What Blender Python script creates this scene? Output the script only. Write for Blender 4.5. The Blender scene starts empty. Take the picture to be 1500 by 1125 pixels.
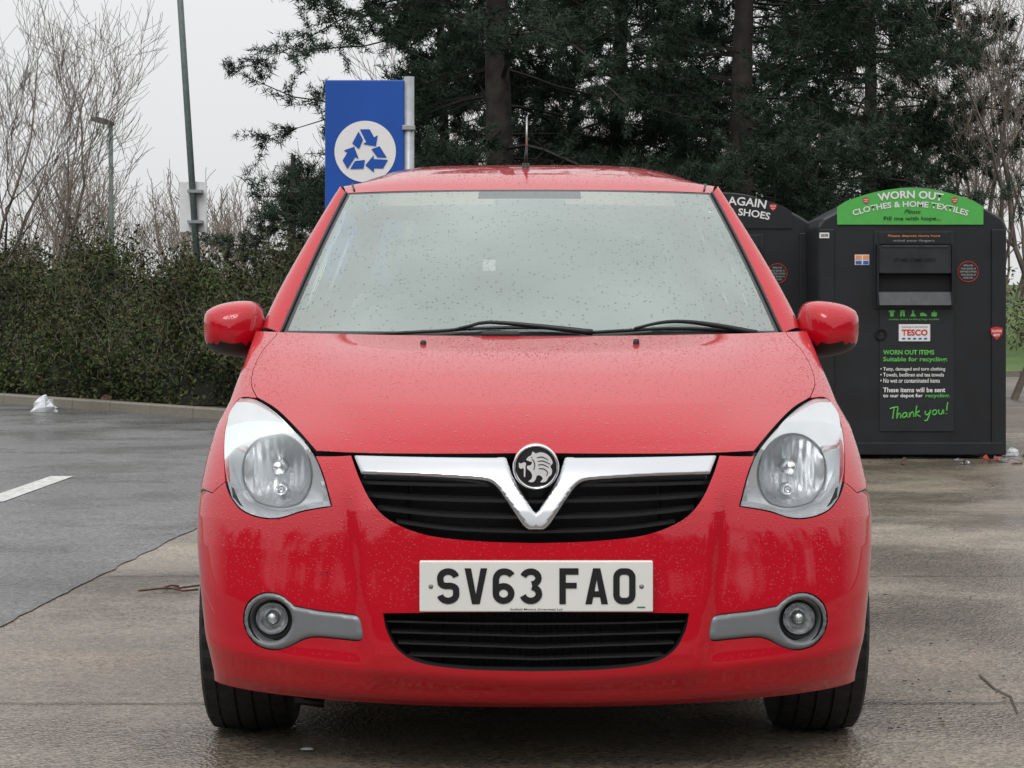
import bpy, math, random
import numpy as np
from mathutils import Vector, Matrix
from mathutils.geometry import delaunay_2d_cdt
rng=np.random.default_rng(7); random.seed(7)
F=3021.0; CX=-0.0534; H=1.03; HY=466.0
sc=bpy.context.scene
def PX(px,py,D): return np.array([CX+(px-750)*D/F, D, H+(HY-py)*D/F])
# ---------------------------------------------------------------- materials
def new_mat(name):
    m=bpy.data.materials.new(name); m.use_nodes=True
    nt=m.node_tree; b=nt.nodes['Principled BSDF']; return m,nt,b
def simple(name,col,rough=.5,metal=0,coat=0,spec=.5,noise=0,nscale=20,bump=0,bscale=200):
    m,nt,b=new_mat(name)
    b.inputs['Base Color'].default_value=(*col,1); b.inputs['Roughness'].default_value=rough
    b.inputs['Metallic'].default_value=metal; b.inputs['Coat Weight'].default_value=coat
    b.inputs['Specular IOR Level'].default_value=spec
    tc=nt.nodes.new('ShaderNodeTexCoord')
    if noise:
        n=nt.nodes.new('ShaderNodeTexNoise'); n.inputs['Scale'].default_value=nscale; n.inputs['Detail'].default_value=6
        nt.links.new(tc.outputs['Object'],n.inputs['Vector'])
        r=nt.nodes.new('ShaderNodeValToRGB'); r.color_ramp.elements[0].position=.3; r.color_ramp.elements[1].position=.7
        r.color_ramp.elements[0].color=(*[c*(1-noise) for c in col],1); r.color_ramp.elements[1].color=(*[min(1,c*(1+noise)) for c in col],1)
        nt.links.new(n.outputs['Fac'],r.inputs['Fac']); nt.links.new(r.outputs['Color'],b.inputs['Base Color'])
    if bump:
        n=nt.nodes.new('ShaderNodeTexNoise'); n.inputs['Scale'].default_value=bscale
        nt.links.new(tc.outputs['Object'],n.inputs['Vector'])
        bp=nt.nodes.new('ShaderNodeBump'); bp.inputs['Strength'].default_value=bump; bp.inputs['Distance'].default_value=.002
        nt.links.new(n.outputs['Fac'],bp.inputs['Height']); nt.links.new(bp.outputs['Normal'],b.inputs['Normal'])
    return m
def paint_mat():
    m,nt,b=new_mat('wet_red_paint')
    b.inputs['Base Color'].default_value=(.50,.001,.012,1); b.inputs['Roughness'].default_value=.42; b.inputs['Specular IOR Level'].default_value=.1
    b.inputs['Coat Weight'].default_value=1; b.inputs['Coat Roughness'].default_value=.03; b.inputs['Coat IOR'].default_value=1.52
    tc=nt.nodes.new('ShaderNodeTexCoord')
    hs=[]
    for scl,thr,rad in ((150,.30,.34),(60,.76,.24)):
        v=nt.nodes.new('ShaderNodeTexVoronoi'); v.inputs['Scale'].default_value=scl
        nt.links.new(tc.outputs['Object'],v.inputs['Vector'])
        mr=nt.nodes.new('ShaderNodeMapRange'); mr.inputs['From Min'].default_value=.0; mr.inputs['From Max'].default_value=rad
        mr.inputs['To Min'].default_value=1; mr.inputs['To Max'].default_value=0; mr.interpolation_type='SMOOTHSTEP'
        nt.links.new(v.outputs['Distance'],mr.inputs['Value'])
        sp=nt.nodes.new('ShaderNodeSeparateColor'); nt.links.new(v.outputs['Color'],sp.inputs[0])
        gt=nt.nodes.new('ShaderNodeMath'); gt.operation='GREATER_THAN'; gt.inputs[1].default_value=thr; nt.links.new(sp.outputs[0],gt.inputs[0])
        mu=nt.nodes.new('ShaderNodeMath'); mu.operation='MULTIPLY'; nt.links.new(mr.outputs[0],mu.inputs[0]); nt.links.new(gt.outputs[0],mu.inputs[1]); hs.append(mu)
    s=nt.nodes.new('ShaderNodeMath'); s.operation='MAXIMUM'; nt.links.new(hs[0].outputs[0],s.inputs[0]); nt.links.new(hs[1].outputs[0],s.inputs[1])
    ge=nt.nodes.new('ShaderNodeNewGeometry'); sx=nt.nodes.new('ShaderNodeSeparateXYZ'); nt.links.new(ge.outputs['Normal'],sx.inputs[0])
    m2=nt.nodes.new('ShaderNodeMapRange'); m2.inputs['From Min'].default_value=.1; m2.inputs['From Max'].default_value=.7; m2.inputs['To Min'].default_value=.02
    nt.links.new(sx.outputs['Z'],m2.inputs['Value'])
    m3=nt.nodes.new('ShaderNodeMath'); m3.operation='MULTIPLY'; nt.links.new(s.outputs[0],m3.inputs[0]); nt.links.new(m2.outputs[0],m3.inputs[1])
    bp=nt.nodes.new('ShaderNodeBump'); bp.inputs['Strength'].default_value=1; bp.inputs['Distance'].default_value=.004
    nt.links.new(m3.outputs[0],bp.inputs['Height']); nt.links.new(bp.outputs['Normal'],b.inputs['Coat Normal'])
    bp2=nt.nodes.new('ShaderNodeBump'); bp2.inputs['Strength'].default_value=.6; bp2.inputs['Distance'].default_value=.004
    nt.links.new(m3.outputs[0],bp2.inputs['Height']); nt.links.new(bp2.outputs['Normal'],b.inputs['Normal'])
    return m
RED=paint_mat()
BLACK=simple('black_plastic',(.012,.012,.013),.45,bump=.2)
DARK=simple('dark_void',(.004,.004,.005),.8,noise=.3)
GREYTRIM=simple('grey_trim',(.20,.21,.22),.35,metal=.35,noise=.05)
CHROME=simple('chrome',(.86,.87,.89),.10,metal=1,noise=.03,nscale=8)
SATIN=simple('satin_chrome',(.62,.63,.65),.26,metal=1,noise=.03,nscale=8)
SILVER=simple('lamp_silver',(.74,.76,.78),.2,metal=.65,noise=.05,nscale=15)
RUBBER=simple('tyre_rubber',(.012,.012,.013),.65,noise=.3,nscale=60,bump=.6,bscale=90)
RIM=simple('rim_silver',(.35,.36,.37),.35,metal=.8,noise=.1)
PLATE=simple('plate_white',(.80,.80,.78),.35,noise=.03,nscale=6)
INK=simple('black_ink',(.01,.01,.012),.4,noise=.1)
WHITE=simple('white_print',(.8,.8,.8),.5,noise=.03)
ORANGE=simple('orange_bulb',(.85,.33,.12),.3,noise=.1)
INTER=simple('interior_grey',(.26,.27,.26),.8,noise=.15)
def glass_mix(name,tr,refl,diff,diffc,rough=.03,noise=True):
    m=bpy.data.materials.new(name); m.use_nodes=True; nt=m.node_tree; nt.nodes.clear()
    o=nt.nodes.new('ShaderNodeOutputMaterial'); t=nt.nodes.new('ShaderNodeBsdfTransparent'); t.inputs[0].default_value=(tr,tr,tr,1)
    d=nt.nodes.new('ShaderNodeBsdfDiffuse'); d.inputs[0].default_value=(*diffc,1)
    g=nt.nodes.new('ShaderNodeBsdfGlossy'); g.inputs['Roughness'].default_value=rough; g.inputs[0].default_value=(.90,1,.97,1)
    m1=nt.nodes.new('ShaderNodeMixShader'); m1.inputs[0].default_value=diff
    nt.links.new(t.outputs[0],m1.inputs[1]); nt.links.new(d.outputs[0],m1.inputs[2])
    fr=nt.nodes.new('ShaderNodeLayerWeight'); fr.inputs['Blend'].default_value=refl
    m2=nt.nodes.new('ShaderNodeMixShader'); nt.links.new(fr.outputs['Fresnel'],m2.inputs[0])
    nt.links.new(m1.outputs[0],m2.inputs[1]); nt.links.new(g.outputs[0],m2.inputs[2]); nt.links.new(m2.outputs[0],o.inputs[0])
    if noise:
        tc=nt.nodes.new('ShaderNodeTexCoord')
        n=nt.nodes.new('ShaderNodeTexNoise'); n.inputs['Scale'].default_value=1.8; n.inputs['Detail'].default_value=2
        nt.links.new(tc.outputs['Object'],n.inputs['Vector'])
        mr=nt.nodes.new('ShaderNodeMapRange'); mr.inputs['From Min'].default_value=.3; mr.inputs['From Max'].default_value=.7
        mr.inputs['To Min'].default_value=diff-.06; mr.inputs['To Max'].default_value=diff+.06
        nt.links.new(n.outputs['Fac'],mr.inputs['Value']); nt.links.new(mr.outputs[0],m1.inputs[0])  # uneven whitish share paints darker tree reflections into the glass
        v=nt.nodes.new('ShaderNodeTexVoronoi'); v.inputs['Scale'].default_value=85; nt.links.new(tc.outputs['Object'],v.inputs['Vector'])
        sp=nt.nodes.new('ShaderNodeSeparateColor'); nt.links.new(v.outputs['Color'],sp.inputs[0])
        gt=nt.nodes.new('ShaderNodeMath'); gt.operation='GREATER_THAN'; gt.inputs[1].default_value=.55; nt.links.new(sp.outputs[0],gt.inputs[0])
        r=nt.nodes.new('ShaderNodeMapRange'); r.inputs['From Max'].default_value=.26; r.inputs['To Min'].default_value=1; r.inputs['To Max'].default_value=0
        nt.links.new(v.outputs['Distance'],r.inputs['Value'])
        mu=nt.nodes.new('ShaderNodeMath'); mu.operation='MULTIPLY'; nt.links.new(r.outputs[0],mu.inputs[0]); nt.links.new(gt.outputs[0],mu.inputs[1])
        bp=nt.nodes.new('ShaderNodeBump'); bp.inputs['Strength'].default_value=1; bp.inputs['Distance'].default_value=.006
        nt.links.new(mu.outputs[0],bp.inputs['Height']); nt.links.new(bp.outputs[0],g.inputs['Normal']); nt.links.new(bp.outputs[0],d.inputs['Normal'])
    return m
GLASS=glass_mix('milky_sheen_windscreen',.95,.46,.30,(.78,.90,.85))  # milky diffuse share paints bright sky reflection into the glass colour
LENS=glass_mix('clear_lens',.97,.10,.015,(.8,.8,.8),noise=False)
SIDEGLASS=glass_mix('side_glass',.85,.30,.10,(.4,.45,.44),noise=False)
# ---------------------------------------------------------------- helpers
col=sc.collection
def mk(name,verts,faces,mats,parent=None,smooth=False,midx=None,label=None):
    me=bpy.data.meshes.new(name)
    me.from_pydata([tuple(map(float,v)) for v in verts],[],[tuple(int(i) for i in f) for f in faces]); me.update()
    if not isinstance(mats,(list,tuple)): mats=[mats]
    for m in mats: me.materials.append(m)
    if midx is not None: me.polygons.foreach_set('material_index',np.array(midx,dtype=np.int32))
    if smooth: me.polygons.foreach_set('use_smooth',np.ones(len(me.polygons),dtype=bool))
    ob=bpy.data.objects.new(name,me); col.objects.link(ob)
    if parent: par(ob,parent)
    if label: ob['label']=label
    return ob
def par(ob,parent):
    ob.parent=parent; ob.matrix_parent_inverse=wm(parent).inverted()
def wm(o):
    if o.parent is None: return Matrix.Translation(o.location)
    return Matrix.Identity(4) if not o.get('_e') else Matrix.Translation(o.location)
def empty(name,loc,label,cat,group=None):
    e=bpy.data.objects.new(name,None); e.location=loc; e.empty_display_size=.3; col.objects.link(e)
    e['label']=label; e['category']=cat
    if group: e['group']=group
    return e
def sub(name,loc,car):
    e=bpy.data.objects.new(name,None); e['_e']=1; e.location=loc; col.objects.link(e); e.parent=car; e.matrix_parent_inverse=Matrix.Translation(car.location).inverted(); return e
def top(ob,label,cat,group=None):
    ob['label']=label; ob['category']=cat
    if group: ob['group']=group
    return ob
def bigmesh(name,verts,nper,mat,parent=None):
    me=bpy.data.meshes.new(name); n=len(verts)//nper
    me.vertices.add(len(verts)); me.vertices.foreach_set('co',np.asarray(verts,dtype=np.float32).ravel())
    me.loops.add(n*nper); me.loops.foreach_set('vertex_index',np.arange(n*nper,dtype=np.int32))
    me.polygons.add(n); me.polygons.foreach_set('loop_start',np.arange(0,n*nper,nper,dtype=np.int32))
    me.polygons.foreach_set('loop_total',np.full(n,nper,dtype=np.int32))
    me.update(calc_edges=True); me.materials.append(mat)
    ob=bpy.data.objects.new(name,me); col.objects.link(ob)
    if parent: par(ob,parent)
    return ob
def box(name,x0,x1,y0,y1,z0,z1,mat,parent=None,bev=0,label=None):
    v=[(x,y,z) for x in(x0,x1) for y in(y0,y1) for z in(z0,z1)]
    f=[(0,1,3,2),(4,6,7,5),(0,4,5,1),(2,3,7,6),(0,2,6,4),(1,5,7,3)]
    ob=mk(name,v,f,mat,parent,label=label)
    if bev:
        mo=ob.modifiers.new('b','BEVEL'); mo.width=bev; mo.segments=3
    return ob
def tube(path,rad,n=8,closed=False):
    path=[np.array(p,float) for p in path]; V=[];Fc=[]
    m=len(path); rad=rad if hasattr(rad,'__len__') else [rad]*m
    for i,p in enumerate(path):
        a=path[(i-1)%m] if (i>0 or closed) else p; b=path[(i+1)%m] if (i<m-1 or closed) else p
        t=b-a; t/=np.linalg.norm(t)+1e-9
        up=np.array([0,0,1.]) if abs(t[2])<.9 else np.array([0,1.,0])
        s=np.cross(t,up); s/=np.linalg.norm(s); q=np.cross(s,t)
        for k in range(n):
            an=2*math.pi*k/n; V.append(p+rad[i]*(math.cos(an)*s+math.sin(an)*q))
    for i in range(m if closed else m-1):
        for k in range(n):
            j=(i+1)%m; Fc.append((i*n+k,i*n+(k+1)%n,j*n+(k+1)%n,j*n+k))
    if not closed: Fc.append(tuple(range(n-1,-1,-1))); Fc.append(tuple((m-1)*n+k for k in range(n)))
    return V,Fc
def tubeobj(name,path,rad,mat,parent=None,n=8,closed=False,label=None):
    V,Fc=tube(path,rad,n,closed); return mk(name,V,Fc,mat,parent,True,label=label)
def join(parts):
    V=[];Fc=[]
    for v,f in parts:
        o=len(V); V+=list(v); Fc+=[tuple(i+o for i in q) for q in f]
    return V,Fc
def lathe(prof,c,axis='y',n=40):
    V=[];Fc=[]
    for a,r in prof:
        for k in range(n):
            t=2*math.pi*k/n; p,q=r*math.cos(t),r*math.sin(t)
            V.append((c[0]+p,c[1]+a,c[2]+q) if axis=='y' else ((c[0]+a,c[1]+p,c[2]+q) if axis=='x' else (c[0]+p,c[1]+q,c[2]+a)))
    for i in range(len(prof)-1):
        for k in range(n): Fc.append((i*n+k,i*n+(k+1)%n,(i+1)*n+(k+1)%n,(i+1)*n+k))
    return V,Fc
def grid(name,Pt,mat,parent,midf=None,smooth=True):
    m,n=Pt.shape[:2]; Fc=[];mi=[]
    for i in range(m-1):
        for j in range(n-1):
            Fc.append((i*n+j,i*n+j+1,(i+1)*n+j+1,(i+1)*n+j)); mi.append(midf(i,j) if midf else 0)
    return mk(name,Pt.reshape(-1,3),Fc,mat,parent,smooth,mi)
def crom(pts,step=4.0):
    pts=[np.array(p,float) for p in pts]
    if len(pts)==2:
        n=max(2,int(np.linalg.norm(pts[1]-pts[0])/step)); return [pts[0]+(pts[1]-pts[0])*i/n for i in range(n+1)]
    P=[2*pts[0]-pts[1]]+pts+[2*pts[-1]-pts[-2]]; out=[]
    for i in range(1,len(P)-2):
        n=max(1,int(np.linalg.norm(P[i+1]-P[i])/step))
        for k in range(n):
            t=k/n; a,b,c,d=P[i-1:i+3]
            out.append(.5*((2*b)+(c-a)*t+(2*a-5*b+4*c-d)*t*t+(-a+3*b-3*c+d)*t**3))
    out.append(pts[-1]); return out
def chain(*curves,step=4.0):
    out=[]
    for c in curves:
        q=crom(c,step)
        if out and np.linalg.norm(out[-1]-q[0])<1e-6: q=q[1:]
        out+=q
    if np.linalg.norm(out[0]-out[-1])<1e-6: out=out[:-1]
    return np.array(out)
def inpoly(P,poly):
    x,y=P[:,0],P[:,1]; r=np.zeros(len(P),bool); n=len(poly); j=n-1
    for i in range(n):
        xi,yi=poly[i];xj,yj=poly[j]
        if yi!=yj:
            c=((yi>y)!=(yj>y))&(x<(xj-xi)*(y-yi)/(yj-yi)+xi); r^=c
        j=i
    return r
def dist_poly(P,loops,skipc=False):
    d=np.full(len(P),1e9)
    for L in loops:
        A=L;B=np.roll(L,-1,axis=0)
        for a,b in zip(A,B):
            if skipc and a[0]<2e-3 and b[0]<2e-3: continue
            ab=b-a; l=ab@ab+1e-16; t=np.clip(((P-a)@ab)/l,0,1); q=a+t[:,None]*ab
            d=np.minimum(d,np.hypot(*(P-q).T))
    return d
def cdt(poly,holes,sp):
    loops=[poly]+holes; lo=poly.min(0);hi=poly.max(0)
    gx=np.arange(lo[0],hi[0],sp); gy=np.arange(lo[1],hi[1],sp*.87)
    G=np.array([(x+(sp/2 if k%2 else 0),y) for k,y in enumerate(gy) for x in gx]).reshape(-1,2)
    ok=inpoly(G,poly)
    for h in holes: ok&=~inpoly(G,h)
    G=G[ok]
    if len(G): G=G[dist_poly(G,loops)>sp*.45]
    V=[];E=[]
    for L in loops:
        o=len(V); V+=[Vector(p) for p in L]; E+=[(o+i,o+(i+1)%len(L)) for i in range(len(L))]
    V+=[Vector(p) for p in G]
    r=delaunay_2d_cdt(V,E,[],0,1e-7)
    vo=np.array([tuple(v) for v in r[0]]); T=np.array([f for f in r[2] if len(f)==3])
    c=vo[T].mean(1); k=inpoly(c,poly)
    for h in holes: k&=~inpoly(c,h)
    return vo,T[k]
# ---------------------------------------------------------------- car body master surface
ZB=[.1,.2,.3,.4,.5,.56,.63,.70,.76,.82,.91,1.0,1.1]; XB=[.79,.80,.82,.83,.836,.835,.825,.808,.79,.77,.758,.755,.73]
def G_(y,z):
    x=np.interp(z,ZB,XB); return x-.037*np.clip((5.15-y)/.25,0,1.2)**1.2
LC=np.array([(4.655,.152),(4.60,.180),(4.57,.25),(4.575,.36),(4.59,.47),(4.605,.58),(4.63,.66),(4.68,.723),(4.79,.79),(4.98,.862),(5.21,.93),(5.46,.983)])
LE=np.array([(4.88,.178),(4.865,.218),(4.858,.29),(4.868,.38),(4.90,.47),(4.95,.56),(5.02,.65),(5.10,.735),(5.21,.80),(5.34,.87),(5.49,.935),(5.66,.995)])
NL=len(LC)-1
def cr1(A,t):
    t=np.clip(t,0,len(A)-1-1e-6); i=t.astype(int); f=(t-i)[:,None]
    Ae=np.vstack([2*A[0]-A[1],A,2*A[-1]-A[-2]]); a,b,c,d=Ae[i],Ae[i+1],Ae[i+2],Ae[i+3]
    return .5*((2*b)+(c-a)*f+(2*a-5*b+4*c-d)*f**2+(-a+3*b-3*c+d)*f**3)
US,VS=1.0,1.5
def S(uv):
    uv=np.atleast_2d(uv); u=np.clip(uv[:,0]/US,0,1); v=np.clip(uv[:,1]/VS,0,1)
    c=cr1(LC,v*NL); e=cr1(LE,v*NL); f=np.sin(u*math.pi/2)
    w=np.clip((v-.5)/.25,0,1); w=w*w*(3-2*w)
    a=2.5-.3*w; b=.5+.14*w
    g=1-np.power(np.clip(1-f**a,0,1),b)
    y=c[:,0]+(e[:,0]-c[:,0])*g; z=c[:,1]+(e[:,1]-c[:,1])*f**2
    x=G_(e[:,0],e[:,1])*f
    win=np.clip((z-.2)/.08,0,1)*np.clip((.70-z)/.10,0,1)
    xl=.385+.12*(z-.35)
    y=y-.018*win/(1+np.exp(-(xl-x)/.007))
    y=y-.006*np.exp(-((z-(.225+.05*f))/.022)**2)
    wh=np.clip((v-.66)/.1,0,1)*np.clip((1.0-v)/.15,0,1); xh=.40+.16*(v-.64)/.36
    z=z+.008*wh/(1+np.exp(-(xh-x)/.016))
    return np.stack([x,y,z],1)
def SN(uv):
    uv=np.atleast_2d(uv).copy(); uv[:,0]=np.clip(uv[:,0],0.0,.975*US); uv[:,1]=np.clip(uv[:,1],.002,VS-.002)
    h=1e-3; du=S(uv+[h,0])-S(uv); du[:,0]+=1e-9; dv=S(uv+[0,h*.5])-S(uv-[0,h*.5])
    n=np.cross(du,dv); n/=np.linalg.norm(n,axis=1)[:,None]+1e-12
    s=np.sign(-n[:,1]+.3*n[:,0]+.3*n[:,2]); n*=s[:,None]
    ce=uv[:,0]<2e-3; n[ce,0]=0
    return n
_u,_v=np.meshgrid(np.linspace(0,US,300),np.linspace(0,VS,420)); _UV=np.stack([_u.ravel(),_v.ravel()],1)
def projL(P): return np.stack([750+F*(-P[:,0]-CX)/P[:,1],HY-F*(P[:,2]-H)/P[:,1]],1)
_PP=projL(S(_UV))
def inv(pix):
    pix=np.atleast_2d(pix); out=[]
    for p in pix:
        uv=_UV[np.argmin(((_PP-p)**2).sum(1))].copy()
        for _ in range(4):
            q=np.array([uv,uv+[1e-4,0],uv+[0,1e-4]]); r=projL(S(q)); J=np.stack([(r[1]-r[0])/1e-4,(r[2]-r[0])/1e-4],1)
            if abs(np.linalg.det(J))<1e2: break
            d=np.linalg.solve(J,p-r[0]); d=np.clip(d,-.01,.01); uv=np.clip(uv+d,[0,0],[US,VS])
        out.append(uv)
    return np.array(out)
def offset(poly,d):
    n=len(poly); a=np.roll(poly,1,0); b=np.roll(poly,-1,0)
    area=.5*np.sum(poly[:,0]*b[:,1]-b[:,0]*poly[:,1]); t=b-a; t/=np.linalg.norm(t,axis=1)[:,None]+1e-12
    nn=np.stack([-t[:,1],t[:,0]],1)*(1 if area>0 else -1); q=poly+nn*d
    q[poly[:,0]<1e-4,0]=0
    return q
def panel(name,poly,holes,mats,parent,sp=.014,side='both',rim=.018,bulge=0,bw=.01,push=0,rimmat=None,label=None):
    vo,T=cdt(poly,holes,sp); loops=[poly]+holes
    P=S(vo); N=SN(vo)
    if push: P=P-N*push
    if bulge:
        d=dist_poly(vo,[L for L in loops],True); t=np.clip(d/bw,0,1)
        P=P+N*(bulge*np.sqrt(1-(1-t)**2))[:,None]
    V=list(P);Fc=[tuple(t) for t in T]; LN=[]
    def orient(Fc,P,N):
        o=[]
        for f in Fc:
            a,b,c=P[f[0]],P[f[1]],P[f[2]]
            o.append(f if np.dot(np.cross(b-a,c-a),N[f[0]])>0 else f[::-1])
        return o
    Fc=orient(Fc,P,N); nm=len(Fc); mi=[0]*nm
    for f in Fc: LN+= [tuple(N[i]) if not bulge else (0,0,0) for i in f]
    for L in loops:
        p=S(L); n=SN(L); p=p-n*push; o=len(V); k=len(L); V+=list(p); V+=list(p-n*rim)
        for i in range(k):
            j=(i+1)%k
            if L[i,0]<2e-3 and L[j,0]<2e-3: continue
            Fc.append((o+i,o+j,o+k+j,o+k+i)); mi.append(1 if rimmat else 0); LN+=[(0,0,0)]*4
    V=np.array(V)
    def build(V,Fc,LN,mi,nm_):
        ms=[mats]+([rimmat] if rimmat else [])
        ob=mk(nm_,V,Fc,ms,parent,True,mi,label=label); me=ob.data
        me.normals_split_custom_set([Vector(x) for x in LN]); return ob
    Lv=V*[-1,1,1]; LF=[f[::-1] for f in Fc]; LLN=[];k=0
    for f in Fc:
        s=LN[k:k+len(f)][::-1]; k+=len(f); LLN+=[(-a,b,c) for a,b,c in s]
    if side=='both':
        o=len(V); return build(np.vstack([V,Lv]),Fc+[tuple(i+o for i in f) for f in LF],LN+LLN,mi+mi,name)
    return [build(V,Fc,LN,mi,name),build(Lv,LF,LLN,mi,name)]
car=empty('parked_car',(0,6.3,0),'small bright red wet hatchback parked nose-on on damp concrete','car')
C1=[(352,583),(374,585),(402,602),(432,631),(459,664),(474,698),(486,742)]
C2=[(486,742),(465,745),(440,750),(415,758),(395,760),(372,756),(352,746),(339,730)]
C3=[(339,730),(331,700),(328,665),(330,630),(338,603),(352,583)]
head_px=chain(C1,C2,C3); HEAD=inv(head_px)
iv=lambda c,st=4.0: inv(np.array(crom(c,st)))
def linuv(a,b,sp=.01):
    a=np.array(a,float);b=np.array(b,float); n=max(1,int(np.linalg.norm(b-a)/sp)); return [a+(b-a)*i/n for i in range(n+1)]
def cat(*ls):
    o=[]
    for l in ls:
        for p in l:
            p=np.array(p,float)
            if not o or np.linalg.norm(o[-1]-p)>1e-4: o.append(p)
    if np.linalg.norm(o[0]-o[-1])<1e-4: o=o[:-1]
    return np.array(o)
hf=iv([(784.5,664),(700,665),(600,665),(530,664),(463,661)]); hf[0,0]=0
hs=iv([(463,661),(434,628),(404,599),(376,582)])
hseam=iv([(376,582),(368,562),(373,536),(386,512),(404,492)])
cow_u=hseam[-1][0]
hood=cat(hf,hs,hseam,linuv(hseam[-1],(cow_u,VS)),linuv((cow_u,VS),(0,VS)),linuv((0,VS),hf[0]))
panel('bonnet',offset(hood,.0022),[],RED,car,sp=.013,rimmat=DARK)
seam_b=iv([(330,706),(322,712),(311,722)])
ue=(US,seam_b[-1][1]+.0)
gu=iv([(515,667),(527,700),(545,735),(572,762),(625,783),(700,792),(784.8,795)]); gu[-1,0]=0
gl_top=iv([(785,897),(680,898),(562,899)]); gl_top[0,0]=0
gl_bot=iv([(562,899),(568,925),(585,953),(618,971),(685,980),(785,983)]); gl_bot[-1,0]=0
c1up=iv([(486,742),(474,698),(462,668)]); c2r=iv(C2[::-1]); c3d=iv([(330,706),(334,719),(339,730)])
topb=iv([(462,668),(490,668),(515,667)])
bump=cat(linuv((0,0),(US,0)),linuv((US,0),ue),seam_b[::-1],c3d,c2r,c1up,topb,gu,linuv(gu[-1],gl_top[0]),gl_top,gl_bot,linuv(gl_bot[-1],(0,0)))
FOG=[(432,887),(470,894),(505,898),(524,902),(530,918),(529,938),(500,937),(465,934),(446,937),(428,946),(410,952),(390,951),(372,942),(360,925),(356,905),(361,885),(375,872),(393,867),(413,872),(432,887)]
fog_uv=inv(chain(FOG))
panel('bumper',offset(bump,.0015),[fog_uv],RED,car,sp=.012,rimmat=DARK,rim=.03)
fend=cat(iv([(376,582),(368,562),(373,536),(386,512),(404,492)]),linuv(hseam[-1],(cow_u,VS)),linuv((cow_u,VS),(US,VS)),linuv((US,VS),ue),seam_b[::-1],iv([(330,706),(328,665),(330,630),(338,603),(352,583),(376,583)]))
panel('front_wing',offset(fend,.0015),[],RED,car,sp=.012,side='sep')
def circ(px,py,r,n=36,ry=None): return np.array([(px+r*math.cos(2*math.pi*i/n),py+(ry or r)*math.sin(2*math.pi*i/n)) for i in range(n)])
fcir=inv(circ(396,909,31))
bez=panel('fog_light_surround',offset(fog_uv,.0015),[fcir],GREYTRIM,car,sp=.008,side='sep',bulge=.008,bw=.012,push=.004,rim=.03)
fc=S(inv([(396,909)]))[0]
FOGR=simple('fog_reflector',(.6,.62,.64),.18,metal=.7,noise=.5,nscale=60)
for sgn in (1,-1):
    fl=sub('fog_light',(sgn*fc[0],fc[1]+.03,fc[2]),car)
    c=(sgn*fc[0],fc[1]+.02,fc[2])
    V,Fc=lathe([(-.012,.052),(.012,.049),(.02,.044),(.012,.0375),(.05,.0375),(.05,.0)],c); mk('lamp_well',V,Fc,BLACK,fl,True)
    V,Fc=lathe([(.012,.0365),(.020,.035),(.045,.022),(.049,.008),(.049,.0)],c); mk('reflector',V,Fc,FOGR,fl,True)
    V,Fc=lathe([(.012,0),(.014,.010),(.016,.012),(.03,.011)],c,n=20); mk('bulb_shield',V,Fc,FOGR,fl,True)
    V,Fc=lathe([(.010,.0375),(.003,.033),(-.002,.020),(-.004,.0)],c); mk('lens',V,Fc,LENS,fl,True)
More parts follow.
